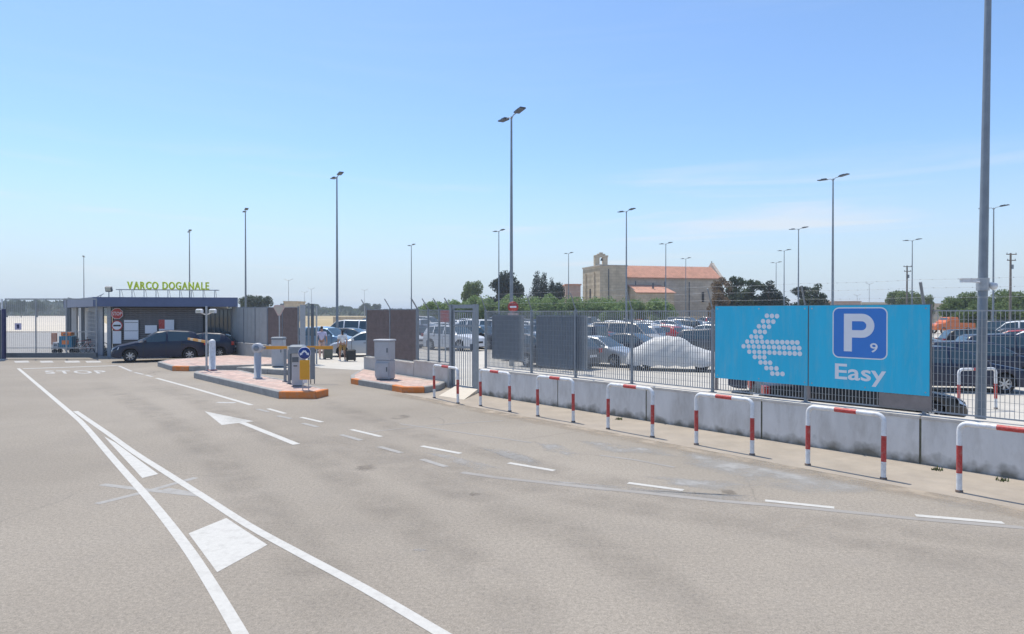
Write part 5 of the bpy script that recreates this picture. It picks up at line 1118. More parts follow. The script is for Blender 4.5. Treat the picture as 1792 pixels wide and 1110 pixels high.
hero('estate car', 'dark blue', XA(612, 46.5), 47.5, math.atan2(-0.2, 1), 'dark blue estate car behind the person in the white top')
hero('hatchback', 'silver', XA(636, 39.5), 39.6, math.atan2(-0.25, -1), 'silver hatchback at the right of the vehicle opening')
hero('hatchback', 'red', XA(1160, 54), 54, LH + 2.9, 'bright red hatchback in the middle rows, above the covered car')
hero('suv', 'grey', XA(1258, 37), 37.8, LH + 0.25, 'dark grey off-road car beside the left edge of the parking sign')
hero('suv', 'silver', XA(1110, 48), 48, LH + math.pi, 'silver off-road car above the covered car, left of the red hatchback')
hero('saloon', 'dark blue', XA(1110, 37.5), 37.5, LH, 'dark blue saloon parked just behind the covered car')
hero('estate car', 'white', XA(1190, 58), 60, LH, 'white estate car just right of the red hatchback')
# orange pickup
ox, oy = XA(1664, 80), 80.0; placed.append((ox, oy, 3.2))
pk = thing('pickup_truck', 'orange pickup truck beyond the right end of the parking sign', 'pickup', (ox, oy, -0.006), math.pi + 0.05); pk.scale = (1, 1, 1.12)
def loft(secs, closed=True):
    mb = MB(); n = len(secs[0]); vs = [p for s in secs for p in s]; fs = []
    for i in range(len(secs) - 1):
        for j in range(n - 1): fs.append((i * n + j, i * n + j + 1, i * n + n + j + 1, i * n + n + j))
    mb.add(vs, fs); mb.add(secs[0], [list(range(n))[::-1]]); mb.add(secs[-1], [list(range(n))]); return mb
def pk_sec(x, z0, z1, w, wt): return [(x, -w, z0), (x, -w, z1 * .6 + z0 * .4), (x, -wt, z1), (x, wt, z1), (x, w, z1 * .6 + z0 * .4), (x, w, z0), (x, -w, z0)]
mb = loft([pk_sec(2.4, .45, .85, .80, .72), pk_sec(2.25, .40, 1.02, .88, .82), pk_sec(1.3, .38, 1.14, .9, .86), pk_sec(-2.35, .42, 1.14, .9, .88), pk_sec(-2.4, .46, 1.08, .88, .86)]); mb.build('body', M['paint_orange'], pk)
mb = loft([pk_sec(1.28, 1.14, 1.20, .84, .80), pk_sec(.72, 1.14, 1.74, .84, .70), pk_sec(-.35, 1.14, 1.78, .84, .70), pk_sec(-.50, 1.14, 1.30, .84, .80)]); mb.build('cab', M['paint_orange'], pk)
for s in (-1, 1): mb = MB(); mb.add([(1.02, s * .845, 1.24), (.66, s * .765, 1.64), (-.28, s * .765, 1.66), (-.36, s * .845, 1.24)], [(0, 1, 2, 3)]); mb.build('side_window', M['glass'], pk)
mb = MB(); mb.add([(1.22, -.72, 1.24), (1.22, .72, 1.24), (.80, .64, 1.68), (.80, -.64, 1.68)], [(0, 1, 2, 3)]); mb.build('windscreen', M['glass'], pk)
ty, rm, bk = wheel_mb(.36)
for wx in (1.5, -1.45):
    for s in (-1, 1):
        w = ty.build('wheel', M['tyre'], pk, (wx, s * .80, .36), 0 if s < 0 else math.pi); rm.build('rim', M['rim'], w)

# the car under its cover
cxx, cyy, ch = XA(1182, 29.6), 29.9, math.atan2(-0.34, 1)
cc = thing('covered_car', 'car under a pale silver fabric cover behind the grating fence', 'covered car', (cxx, cyy, -0.006), ch); placed.append((cxx, cyy, 2.6))
top = [(2.0, .62), (1.85, .80), (1.3, .95), (.95, 1.05), (.35, 1.46), (-.2, 1.53), (-.9, 1.46), (-1.25, 1.22), (-1.65, 1.0), (-1.95, .88), (-2.02, .5)]
random.seed(3); mb = MB(); n = 40; NX = 70; secs = []
for i in range(NX + 1):
    x = 2.02 - 4.04 * i / NX; T = lerp_tab(top, x); T = (T + lerp_tab(top, min(2.0, x + .12)) + lerp_tab(top, max(-2.0, x - .12))) / 3; e = abs(x) / 2.02; w = .90 * (1 - .22 * e ** 6); row = []
    for j in range(n + 1):
        a = math.pi * j / n; c, s = math.cos(a), max(0.0, math.sin(a)); cc_ = math.copysign(abs(c) ** .55, c); ss = s ** .75
        hem = .24 + .03 * math.sin(x * 9); z = hem + (T - hem) * ss; taper = 1 - .20 * ((z - hem) / max(.3, T - hem)) ** 1.6
        low = 1 - (z - hem) / max(.3, T - hem); wr = .010 * math.sin(x * 11 + z * 4 + 2 * math.sin(a * 3)) + .035 * low * (abs(math.sin(x * 4.3 + 1.1 * math.sin(z * 3 + x))) ** .6 - .6) + .009 * math.sin(x * 5 - z * 13 + 3 * math.sin(x * 2.1)) * (1 - abs(c) * .3); row.append((x + wr * .4, cc_ * (w + wr) * taper, z + wr * .9 * s))
    secs.append(row)
vs = [p for s in secs for p in s]; fs = [(i * (n + 1) + j, i * (n + 1) + j + 1, (i + 1) * (n + 1) + j + 1, (i + 1) * (n + 1) + j) for i in range(NX) for j in range(n)]
mb.add(vs, fs, 0, True); mb.add(secs[0], [list(range(n + 1))[::-1]]); mb.add(secs[-1], [list(range(n + 1))]); mb.build('fabric_cover', M['tarp'], cc)
for wx in (1.25, -1.25):
    for s in (-1, 1): w = ty.build('wheel', M['tyre'], cc, (wx, s * .68, .30 + .06), 0 if s < 0 else math.pi); w.scale = (.83, 1, .83); w.location.z = .30

# rows of parked cars
random.seed(21)
cv_ = Vector((0.80, -0.60)); rv = Vector((0.60, 0.80))    # car axis, row axis
kinds = ['hatchback', 'hatchback', 'hatchback', 'estate car', 'saloon', 'suv', 'suv', 'van']
cols = ['white'] * 8 + ['silver'] * 5 + ['grey'] * 4 + ['black'] * 2 + ['dark blue'] * 4 + ['light blue', 'red', 'beige']
ORD = ['first', 'second', 'third', 'fourth', 'fifth', 'sixth', 'seventh', 'eighth', 'ninth', 'tenth', 'eleventh', 'twelfth', 'thirteenth', 'fourteenth', 'fifteenth', 'sixteenth', 'seventeenth', 'eighteenth', 'nineteenth', 'twentieth']
rows = []
a_pos = -95
pairoff = [0, 5.2]
aa = -98.0
while aa < 100:
    for off in pairoff: rows.append(aa + off)
    aa += 15.6
used = {}; cnt = 0
cand = []
for ri, a0 in enumerate(rows):
    b = 8.0; line = []
    while b < 150:
        p = cv_ * a0 + rv * b; b += 2.62
        if p.y < 33.5 or p.y > 108: continue
        px = CX + p.x / p.y * F
        if px < 556 or px > 1850: continue
        if 700 < px < 0: continue
        # keep the entrance lane behind the opening free
        if px < 655 or (px < 700 and p.y < 50): continue
        if 1255 < px < 1600 and p.y < 70: continue         # hidden behind the parking sign
        if 1115 < px < 1205 and p.y < 54: continue
        if 1612 < px < 1702 and p.y < 79: continue
        if any((p.x - hx) ** 2 + (p.y - hy) ** 2 < hr * hr * 1.6 for hx, hy, hr in placed): continue
        if (Vector(G(895, 641)) - p).length < 2.2: continue
        if random.random() < 0.07: line.append(None); continue
        line.append([p, random.choice(kinds), random.choice(cols), random.random()])
    if line: cand.append((min(c[0].y for c in line if c) if any(line) else 999, line))
cand = [c for c in cand if any(c[1])]
cand.sort(key=lambda c: sum(CX + q[0].x / q[0].y * F for q in c[1] if q) / max(1, sum(1 for q in c[1] if q)))
for rn, (yy, line) in enumerate(cand):
    for i, c in enumerate(line):
        if not c: continue
        p, kind, col, rr = c
        if any((Vector((XA(px, 9.4 * F / (HOR - py)), 9.4 * F / (HOR - py))) - p).length < 1.2 for px, py, _ in lamps): continue
        nb = [line[j] for j in (i - 1, i + 1) if 0 <= j < len(line) and line[j]]
        side = 'beside an empty space' if not nb else ('between a %s %s and a %s %s' % (nb[0][2], nb[0][1], nb[1][2], nb[1][1]) if len(nb) == 2 else 'next to a %s %s' % (nb[0][2], nb[0][1]))
        lab = '%s %s %s in the %s row' % (col, kind, side, ORD[min(rn, 19)])
        if len(lab.split()) > 14 and len(nb) == 2: lab = '%s %s between a %s and a %s car in the %s row' % (col, kind, nb[0][2], nb[1][2], ORD[min(rn, 19)])
        if len(lab.split()) > 16: lab = lab.replace('in the ', '')
        used[lab] = used.get(lab, 0) + 1
        if used[lab] > 1: lab = lab.replace('between', 'farther back between').replace('next to', 'farther back next to')
        h = LH + (0 if rr < .5 else math.pi) + random.uniform(-.04, .04); sc = random.uniform(.96, 1.04)
        jit = cv_ * random.uniform(-.35, .35)
        (put_car if p.y < 66 else far_car)(kind, col, p.x + jit.x, p.y + jit.y, h, lab, scale=sc); cnt += 1
print('cars in rows:', cnt)
def drop(tree):
    for k in tree[1]: drop(k)
    bpy.data.objects.remove(tree[0])
for k in CT_: drop(CT_[k])

# ------------------------------------------------------------------ people with suitcases
def skin(name, joints, edges, mat_, parent, sub=1, root=0):
    me = bpy.data.meshes.new(name); me.from_pydata([j[0] for j in joints], edges, []); ob = bpy.data.objects.new(name, me); COL.objects.link(ob)
    md = ob.modifiers.new('s', 'SKIN'); md.use_smooth_shade = True
    for i, j in enumerate(joints): me.skin_vertices[0].data[i].radius = (j[1], j[1] if len(j) < 3 else j[2]); me.skin_vertices[0].data[i].use_root = (i == root)
    sb = ob.modifiers.new('u', 'SUBSURF'); sb.levels = sub; sb.render_levels = sub
    dg = bpy.context.evaluated_depsgraph_get(); dg.update(); m2 = bpy.data.meshes.new_from_object(ob.evaluated_get(dg)); bpy.data.objects.remove(ob)
    m2.name = name; m2.materials.clear(); m2.materials.append(mat_)
    for p in m2.polygons: p.use_smooth = True
    o = bpy.data.objects.new(name, m2); COL.objects.link(o); o.parent = parent; return o
def person(x, y, rz, H, label, top, bottom, longtrousers, stride, rarm, hairlong):
    t = thing('person', label, 'person', (x, y, -0.006), rz); k = H / 1.75
    def P(a, b, c): return (a * k, b * k, c * k)
    st = stride
    J = [(P(0, 0, .95), .115 * k), (P(0, .0, 1.15), .11 * k), (P(0, .0, 1.36), .125 * k), (P(0, .01, 1.50), .055 * k), (P(0, 0.02, 1.58), .075 * k), (P(0, 0.03, 1.68), .088 * k), (P(0, .02, 1.73), .05 * k)]
    E = [(0, 1), (1, 2), (2, 3), (3, 4), (4, 5), (5, 6)]
    def chain(start, pts):
        i0 = start
        for p in pts: J.append(p); E.append((i0, len(J) - 1)); i0 = len(J) - 1
        return i0
    hands = []
    for s, fw in ((-1, st), (1, -st)):
        chain(0, [(P(s * .10, 0, .90), .09 * k), (P(s * .11, fw * .5 + .03, .50), .062 * k), (P(s * .11, fw - .02, .10), .040 * k), (P(s * .11, fw + .0, .045), .040 * k), (P(s * .12, fw + .13, .03), .032 * k)])
        af = rarm if s == 1 else -.05
        e = chain(2, [(P(s * .19, 0, 1.40), .055 * k), (P(s * .25, -.04 + af * .3, 1.13), .042 * k), (P(s * .26, .02 + af, .90), .032 * k), (P(s * .26, .03 + af * 1.1, .84), .030 * k)])
        hx, hy, hz = J[e][0]
        for q in range(4): chain(e, [((hx + s * .004, hy + (q - 1.5) * .02 * k, hz - .05 * k), .009 * k), ((hx - s * .012, hy + (q - 1.5) * .021 * k, hz - (.085 + (.012 if q in (1, 2) else 0)) * k), .008 * k)])
        chain(e, [((hx - s * .02, hy + .04 * k, hz - .02 * k), .010 * k), ((hx - s * .03, hy + .055 * k, hz - .05 * k), .009 * k)])
    J.append((P(0, .115, 1.655), .014 * k)); E.append((5, len(J) - 1))
    b = skin('body', J, E, M['skin'], t)
    for s in (-1, 1):
        mb = MB(); mb.lathe([(0, -.012 * k), (.010 * k, 0), (0, .012 * k)], P(s * .032, .112, 1.665), 6); mb.build('eye', M['hair'], t)
    hj = [(P(0, 0.0, 1.75), .07 * k), (P(0, -.04, 1.69), .088 * k), (P(0, -.06, 1.60), .06 * k)] + ([(P(0, -.07, 1.45), .06 * k)] if hairlong else [])
    skin('hair', hj, [(i, i + 1) for i in range(len(hj) - 1)], M['hair'], t)
    sj = [(P(0, 0, .93), .135 * k), (P(0, 0, 1.15), .132 * k), (P(0, 0, 1.37), .145 * k), (P(0, 0.01, 1.46), .075 * k), (P(-.20, 0, 1.40), .072 * k), (P(-.25, -.05, 1.20), .060 * k), (P(.20, 0, 1.40), .072 * k), (P(.25, -.04 + rarm * .25, 1.20), .060 * k)]
    skin('shirt', sj, [(0, 1), (1, 2), (2, 3), (2, 4), (4, 5), (2, 6), (6, 7)], M[top], t)
    lj = [(P(0, 0, .98), .132 * k)]; le = []
    for s, fw in ((-1, st), (1, -st)):
        lj.append((P(s * .10, 0, .88), .108 * k)); le.append((0, len(lj) - 1)); lj.append((P(s * .11, fw * .45 + .02, .56), .085 * k)); le.append((len(lj) - 2, len(lj) - 1))
        if longtrousers: lj.append((P(s * .11, fw - .02, .12), .060 * k)); le.append((len(lj) - 2, len(lj) - 1))
    skin('trousers' if longtrousers else 'shorts', lj, le, M[bottom], t)
    for s, fw in ((-1, st), (1, -st)): mb = MB(); mb.bevbox((s * .115 * k, (fw + .04) * k, .035), (.10, .27, .07), .02); mb.build('shoe', M['shirtw'], t)
    return t
def suitcase(x, y, rz, m, label, w=.46, d=.28, h=.62):
    t = thing('suitcase', label, 'suitcase', (x, y, -0.006), rz, 'suitcases of the walking people')
    mb = MB(); mb.bevbox((0, 0, h / 2 + .06), (w, d, h), .05); mb.build('shell', M[m], t)
    for sx_ in (-1, 1):
        for sy in (-1, 1): mb = MB(); mb.lathe([(0, -.02), (.035, -.02), (.035, .02), (0, .02)], (sx_ * (w / 2 - .06), sy * (d / 2 - .05), .035), 10, 0, 'Y'); mb.build('castor', M['tyre'], t)
    mb = MB(); mb.tube([(-.1, 0, h + .04), (-.1, 0, h + .32), (.1, 0, h + .32), (.1, 0, h + .04)], .012, 6); mb.build('pull_handle', M['galv'], t)
    mb = MB(); mb.box((0, -d / 2 - .008, h * .55), (w * .7, .02, h * .5)); mb.build('front_pocket', M[m], t)
px1, py1 = XA(563, 37.0), 37.0; person(px1, py1, 0.2, 1.80, 'person in a lilac shirt walking away with a grey green suitcase', 'lilac', 'pinkc', True, .16, .05, False)
suitcase(px1 + .42, py1 - .25, .5, 'caseg', 'grey green suitcase beside the person in lilac')
px2, py2 = XA(599, 35.4), 35.4; person(px2, py2, 0.5, 1.66, 'person in a white top and mustard shorts walking with a black suitcase', 'shirtw', 'khaki', False, .13, .08, True)
suitcase(px2 + .48, py2 - .10, .3, 'case', 'black suitcase beside the person in mustard shorts', .50, .30, .56)

# ------------------------------------------------------------------ church
C0 = Vector((XA(1050, 120), 120)); cang = math.atan2(6.0, 23.4); D = 8.8
ch_ = thing('church', 'old stone church with terracotta roof and small bell gable', 'church', (*C0, -0.02), cang)
def cs(px, dd=0.0):                                      # s along the long side at a pixel column
    u = (px - CX) / F; ux, uy = math.cos(cang), math.sin(cang); nx, ny = -uy, ux; x0, y0 = C0.x + nx * dd, C0.y + ny * dd; return (u * y0 - x0) / (ux - u * uy)
S1, S2 = cs(1097), cs(1268); HB = 11.1
mb = MB(); mb.prism([(0, 0), (S1, 0), (S1, D), (0, D)], 0, HB - .25); mb.build('tower_block', M['stone'], ch_)
mb = MB(); mb.prism([(-.12, -.12), (S1 + .12, -.12), (S1 + .12, D + .12), (-.12, D + .12)], HB - .25, HB); mb.build('parapet', M['stonegrey'], ch_)
NW = 0.9; HE = 9.0; HR = 11.35
mb = MB(); mb.prism([(S1 + .01, NW), (S2, NW), (S2, D - NW), (S1 + .01, D - NW)], 0, HE); mb.add([(S2 - .01, NW, HE), (S2 - .01, D - NW, HE), (S2 - .01, D / 2, HR - .2)], [(0, 1, 2)]); mb.build('nave_wall', M['stonegrey'], ch_)
mb = MB(); ym = D / 2
mb.add([(S1 + .02, NW - .35, HE - .05), (S2 - .3, NW - .35, HE - .05), (S2 - .3, ym, HR), (S1 + .02, ym, HR), (S1 + .02, D - NW + .35, HE - .05), (S2 - .3, D - NW + .35, HE - .05)], [(0, 1, 2, 3), (3, 2, 5, 4)])
mb.add([(S1 + .02, NW - .35, HE - .05), (S2 - .3, NW - .35, HE - .05), (S2 - .3, NW - .35, HE - .2), (S1 + .02, NW - .35, HE - .2)], [(0, 3, 2, 1)]); roof = mb.build('roof', M['tile'], ch_)
rb = MB(); k = 0; x = S1 + .25
while x < S2 - .4: rb.tube([(x, NW - .36, HE - .02), (x, ym, HR + .03)], .06, 4); x += .36
tag(rb.build('tile_rows', M['tile'], roof), kind='stuff')
mb = MB(); mb.prism([(NW - 1.6, HE - 1.2), (ym, HR + .85), (D - NW + 1.6, HE - 1.2), (D - NW + 1.6, HE - 1.9), (ym, HR - .1), (NW - 1.6, HE - 1.9)], 0, .6); xform(mb, lambda a, b, c: (S2 - .3 + c, a, b)); mb.build('gable_parapet', M['stonegrey'], ch_)
mb = MB(); mb.box((S2 - .1, ym, HR + .85), (.08, .08, .7)); mb.box((S2 - .1, ym, HR + 1.0), (.08, .4, .08)); mb.build('gable_cross', M['cabd'], ch_)
for px in (1065, 1112, 1163, 1206):
    s = cs(px, 0 if px < 1097 else NW); y = -.06 if px < 1097 else NW - .06; mb = MB(); mb.box((s, y, (HB if px < 1097 else HE) / 2 - .3), (.14, .12, (HB if px < 1097 else HE) - .9)); mb.build('drain_pipe', M['cabd'], ch_)
for px, z, w, h in ((1230, 5.4, .5, 1.9),):
    s = cs(px, NW); mb = MB(); mb.box((s, NW + .02, z), (w, .12, h)); mb.build('window', M['slat2'], ch_)
    mb = MB(); mb.box((s, NW - .03, z - h / 2 - .1), (w + .3, .16, .16)); mb.build('sill', M['stone'], ch_)
mb = MB(); mb.box((.02, D * .55, 5.9), (.16, .55, 2.0)); mb.build('window', M['slat2'], ch_)
for y in (D * .30, D * .80): mb = MB(); mb.box((-.10, y, 5.0), (.22, .35, 9.8)); mb.build('pilaster', M['stone'], ch_)
# annex
a0, a1 = cs(1115, -3), cs(1175, -1.5)
mb = MB(); mb.prism([(a0, -2.6), (a1, -2.6), (a1, NW - .01), (a0, NW - .01)], -.0, 6.1); mb.add([(a0 + .01, NW - .02, 6.1), (a1 - .01, NW - .02, 6.1), (a1 - .01, NW - .02, 7.6), (a0 + .01, NW - .02, 7.6)], [(0, 1, 2, 3)])
mb.add([(a0, -2.6, 6.1), (a0, NW - .02, 6.1), (a0, NW - .02, 7.5)], [(0, 1, 2)]); mb.build('annex_wall', M['stone'], ch_)
mb = MB(); mb.add([(a0 - .2, -2.9, 6.1), (a1 + .2, -2.9, 6.1), (a1 - .9, NW - .05, 7.6), (a0 - .2, NW - .05, 7.6), (a0 - .2, -2.9, 5.98), (a1 + .2, -2.9, 5.98), (a1 + .2, NW - .05, 6.1)], [(0, 1, 2, 3), (0, 4, 5, 1), (1, 6, 2)]); ar = mb.build('annex_roof', M['tile'], ch_)
mb = MB(); mb.box(((a0 + a1) / 2 + .3, -1.0, 7.4), (.25, .25, 1.0)); mb.build('chimney', M['cabd'], ar)
# bell gable
bg = MB(); bw = 2.5; bh = 2.1
for x, w in ((-bw / 2 + .46, .92), (bw / 2 - .42, .84)): bg.box((x, 0, bh / 2 - .2), (w, .7, bh - .4))
arc = [(-0.44 + .0, .9)]; 
bg.box((0, 0, .14), (bw - .2, .72, .28)); bg.box((0.05, 0, bh - .32), (bw + .1, .74, .34)); bg.box((.05, 0, bh - .02), (1.5, .6, .28)); bg.box((.05, 0, bh + .22), (.6, .5, .3)); bg.box((-.08, 0, 1.75), (.25, .6, .34)); bg.box((.5, 0, 1.75), (.25, .6, .34))
bgo = bg.build('bell_gable', M['tile2'], ch_, (cs(1051, D * .35) + .0, D * .35, HB), 0)
bgo.data.materials[0] = M['stone']
bl = MB(); bl.lathe([(0, .45), (.10, .42), (.16, .2), (.24, 0), (.25, -.04)], (.18, 0, 1.0), 10); bl.build('bell', M['cabd'], bgo)

# ------------------------------------------------------------------ far houses and walls
def house(px0, px1, ytop, Yd, label, wallm, roofm, hroof=0.0, dep=8, name='house', pitched=False, win=2):
    x0, x1 = XA(px0, Yd), XA(px1, Yd); h = HZ(ytop, Yd); t = thing(name, label, 'house', ((x0 + x1) / 2, Yd, -.02)); w = x1 - x0
    mb = MB(); mb.prism([(-w / 2, 0), (w / 2, 0), (w / 2, dep), (-w / 2, dep)], 0, h - .3); mb.build('wall', M[wallm], t)
    mb = MB()
    if pitched: mb.add([(-w / 2 - .3, -.3, h - .3), (w / 2 + .3, -.3, h - .3), (w / 2 + .3, dep / 2, h + 1.2), (-w / 2 - .3, dep / 2, h + 1.2), (w / 2 + .3, dep + .3, h - .3), (-w / 2 - .3, dep + .3, h - .3)], [(0, 1, 2, 3), (3, 2, 4, 5), (0, 3, 5), (1, 4, 2)])
    else: mb.prism([(-w / 2 - .2, -.2), (w / 2 + .2, -.2), (w / 2 + .2, dep + .2), (-w / 2 - .2, dep + .2)], h - .3, h)
    mb.build('roof', M[roofm], t)
    for k in range(win): mb = MB(); mb.box((-w / 2 + w * (k + .5) / win, -.01, h * .55), (1.0, .06, 1.2)); mb.build('window', M['slat2'], t)
house(990, 1016, 497, 150, 'small pinkish house between the dark trees and the church', 'tile2', 'tile', win=1)
house(497, 519, 527, 190, 'small tan flat roofed house beyond the brown fence at left', 'stone', 'stone', win=1)
house(1458, 1506, 527, 210, 'low tan house just right of the lamp post above the sign', 'tile2', 'tile2')
house(1508, 1560, 529, 240, 'long low cream house above the letter P', 'cream', 'cream', win=3)
house(1600, 1660, 531, 200, 'low grey house behind the end of the sign', 'stonegrey', 'stonegrey', win=3)
sw = thing('boundary_wall', 'low brown stone wall along the far end of the car park', 'wall', (20, 112, -.02), -0.0)
for k in range(22): mb = MB(); mb.box((-50 + k * 6.0 + 3, .02 * (k % 3), .9), (5.97, .35, 1.8 + .12 * (k % 4))); mb.build('wall_panel', M['stone'], sw)

# ------------------------------------------------------------------ trees
def crown_mb(blobs, nleaf, size, rnd, flat=0.0):
    mb = MB()
    tot = sum(b[3] ** 2 for b in blobs)
    for (bx, by, bz, br, sq) in blobs:
        k = int(nleaf * br * br / tot)
        for _ in range(k):
            u = rnd.uniform(-1, 1); a = rnd.uniform(0, 6.283); q = math.sqrt(1 - u * u); rad = br * (rnd.random() ** 0.33) * rnd.choice((1.0, 1.0, 1.08))
            c = Vector((bx + rad * q * math.cos(a), by + rad * q * math.sin(a), bz + rad * u * sq))
            e1 = Vector((rnd.gauss(0, 1), rnd.gauss(0, 1), rnd.gauss(0, .6))).normalized(); e2 = e1.cross(Vector((rnd.gauss(0, 1), rnd.gauss(0, 1), rnd.gauss(0, 1)))).normalized(); s = size * rnd.uniform(.5, 1.2)
            mb.add([c - e1 * s, c + e2 * s * .55, c + e1 * s, c - e2 * s * .5], [(0, 1, 2, 3)])
    return mb
def make_tree(kind, seed, name, leaf, cat='tree'):
    rnd = random.Random(seed); t = thing(name, 'x', cat, (0, 0, 0), 0, 'x'); blobs = []; tr = MB()
    if kind == 'round':                                   # unit tree: height 1, spread about 1
        tr.tube([(0, 0, 0), (.02, .01, .2), (0, 0, .45), (.01, 0, .7)], [.035, .028, .02, .01], 6)
        for k in range(14):
            a = rnd.uniform(0, 6.28); d = rnd.uniform(.1, .34); z = rnd.uniform(.38, .82) - d * .25; br = rnd.uniform(.11, .2); blobs.append((d * math.cos(a), d * math.sin(a), z, br, .8)); tr.tube([(0, 0, .25 + .2 * rnd.random()), (d * math.cos(a) * .8, d * math.sin(a) * .8, z)], [.014, .005], 5)
        blobs.append((0, 0, .62, .28, .9)); n, s = 5200, .030
    elif kind == 'bush':
        tr.tube([(0, 0, 0), (.02, .01, .3), (0, 0, .6)], [.04, .03, .015], 6)
        for k in range(12):
            a = rnd.uniform(0, 6.28); d = rnd.uniform(.1, .46); z = rnd.uniform(.3, .74) - d * .15; br = rnd.uniform(.14, .24); blobs.append((d * math.cos(a), d * math.sin(a), z, br, .8)); tr.tube([(0, 0, .2), (d * math.cos(a) * .8, d * math.sin(a) * .8, z)], [.014, .005], 5)
        blobs.append((0, 0, .5, .34, .9)); n, s = 4600, .036
    elif kind == 'spire':
        tr.tube([(0, 0, 0), (0, 0, .5), (0, 0, .95)], [.03, .02, .004], 6)
        for k in range(16):
            z = .16 + .8 * k / 16; w = .24 * math.sin(math.pi * min(1, (1.02 - z) * 1.15) * .5) + .02; a = rnd.uniform(0, 6.28); blobs.append((w * .3 * math.cos(a), w * .3 * math.sin(a), z, w * .95 + .02, 1.1))
        n, s = 4200, .024
    else:                                                 # open pine with bare limbs
        tr.tube([(0, 0, 0), (.01, .02, .3), (-.02, 0, .6), (0, 0, .85)], [.028, .022, .015, .006], 6)
        for k in range(26):
            a = rnd.uniform(0, 6.28); z = rnd.uniform(.2, .9); d = rnd.uniform(.06, .42) * (1.15 - z * .75); br = rnd.uniform(.08, .16); blobs.append((d * math.cos(a), d * math.sin(a), z, br, .65)); tr.tube([(0, 0, z - .1), (d * math.cos(a), d * math.sin(a), z)], [.012, .004], 5)
        n, s = 4600, .027
    tr.build('trunk', M['bark'], t); crown_mb(blobs, n, s, rnd).build('crown', M[leaf], t); return treeof(t)
PR = {}
def plant(kind, leaf, px, ytop, Yd, spread_px, label, group, name='tree', var=None, cat='tree'):
    var = random.randint(0, 2) if var is None else var; key = (kind, leaf, var, name)
    if key not in PR: PR[key] = [make_tree(kind, hash((kind == 'round', kind == 'bush', var)) % 999 + var * 17 + len(kind), name, leaf, cat), False]
    h = HZ(ytop, Yd) + .05; sp = spread_px * Yd / F; T = PR[key]
    if not T[1]: o = T[0][0]; T[1] = True
    else: o = dup(T[0])
    o.location = (XA(px, Yd), Yd, -.03); o.rotation_euler.z = random.uniform(0, 6.28)
    basew = {'round': .86, 'bush': .80, 'spire': .46, 'pine': .66}[kind]; bh_ = {'round': .92, 'bush': .84, 'spire': 1.04, 'pine': .98}[kind]
    o.scale = (sp / basew, sp / basew, h / bh_); tag(o, label, cat, group); return o
random.seed(5)
i = 0
ol = [(758, 524, 46), (790, 522, 42), (822, 521, 44), (850, 517, 46), (884, 519, 48), (915, 516, 44), (942, 519, 46), (968, 518, 42), (992, 516, 44), (1018, 520, 40), (1040, 518, 42), (1066, 518, 40), (1092, 521, 36), (1120, 522, 30)]
whr = ['at the left end of the row', 'left of the round green tree', 'below the round green tree', 'between the round tree and the dark pines', 'below the left part of the dark pine', 'right behind the big central lamp post', 'below the gap between dark pine and cypresses', 'below the twin cypress tops', 'below the dark hedge tree', 'below the pinkish house', 'below the church facade window', 'below the church tower corner', 'left of the church annex', 'at the church annex corner']
for (px, yt, w), l in zip(ol, whr): plant('bush', 'olive', px, yt, 104 + random.uniform(-3, 3), w, 'light green olive tree ' + l, 'row of olive trees', 'olive_tree')
plant('bush', 'olive', 1152, 519, 102, 52, 'rounded light green bush tree in front of the church annex', 'row of olive trees', 'olive_tree')
plant('bush', 'olive', 1076, 530, 96, 38, 'low pale green shrub before the church tower block', 'shrubs before the church', 'shrub', cat='shrub')
plant('round', 'fresh', 824, 489, 125, 44, 'round mid green tree standing alone left of the dark pines', 'trees behind the olive row', 'round_tree')
plant('round', 'pine', 889, 470, 130, 62, 'large domed dark pine behind the big central lamp post', 'dark trees left of the church', 'dark_pine', 0)
plant('pine', 'pine', 872, 484, 129, 40, 'ragged left flank tree of the domed dark pine', 'dark trees left of the church', 'dark_pine', 1)
plant('spire', 'pine', 940, 469, 131, 26, 'taller dark cypress, left of the twin tops', 'dark trees left of the church', 'cypress', 0)
plant('spire', 'pine', 952, 471, 132, 24, 'dark cypress, right of the twin tops', 'dark trees left of the church', 'cypress', 1)
plant('spire', 'pine', 966, 482, 130, 20, 'slim pointed dark cypress beside the low dark tree', 'dark trees left of the church', 'cypress', 2)
plant('round', 'pine', 978, 490, 128, 36, 'low dark round tree right of the cypresses', 'dark trees left of the church', 'dark_pine', 2)
for px, yt, w, kd, lf_, l in ((1264, 484, 44, 'pine', 'dry', 'half bare brown pine at the church gable'), (1288, 480, 50, 'pine', 'darkg', 'tall ragged pine right of the church'), (1318, 486, 52, 'pine', 'darkg', 'bushy dark pine above the dotted arrow'), (1346, 490, 44, 'pine', 'pine', 'thin dark pine beside the far lamp posts'),
    (1300, 508, 60, 'bush', 'darkg', 'low dark thicket at the feet of the pines'), (1352, 512, 56, 'bush', 'pine', 'low dark thicket right of the arrow'), (1402, 498, 46, 'pine', 'pine', 'ragged pine with twin tops right of the lamp post'), (1430, 496, 42, 'pine', 'darkg', 'rightmost dark pine beside the tall lamp post'), (1262, 512, 36, 'bush', 'dry', 'brown scrub at the church gable foot'), (1418, 514, 50, 'bush', 'darkg', 'low dark bush under the rightmost pines')):
    plant(kd, lf_, px, yt, random.uniform(106, 113), w, l, 'pines right of the church', {'pine': 'pine_tree', 'bush': 'thicket'}[kd])
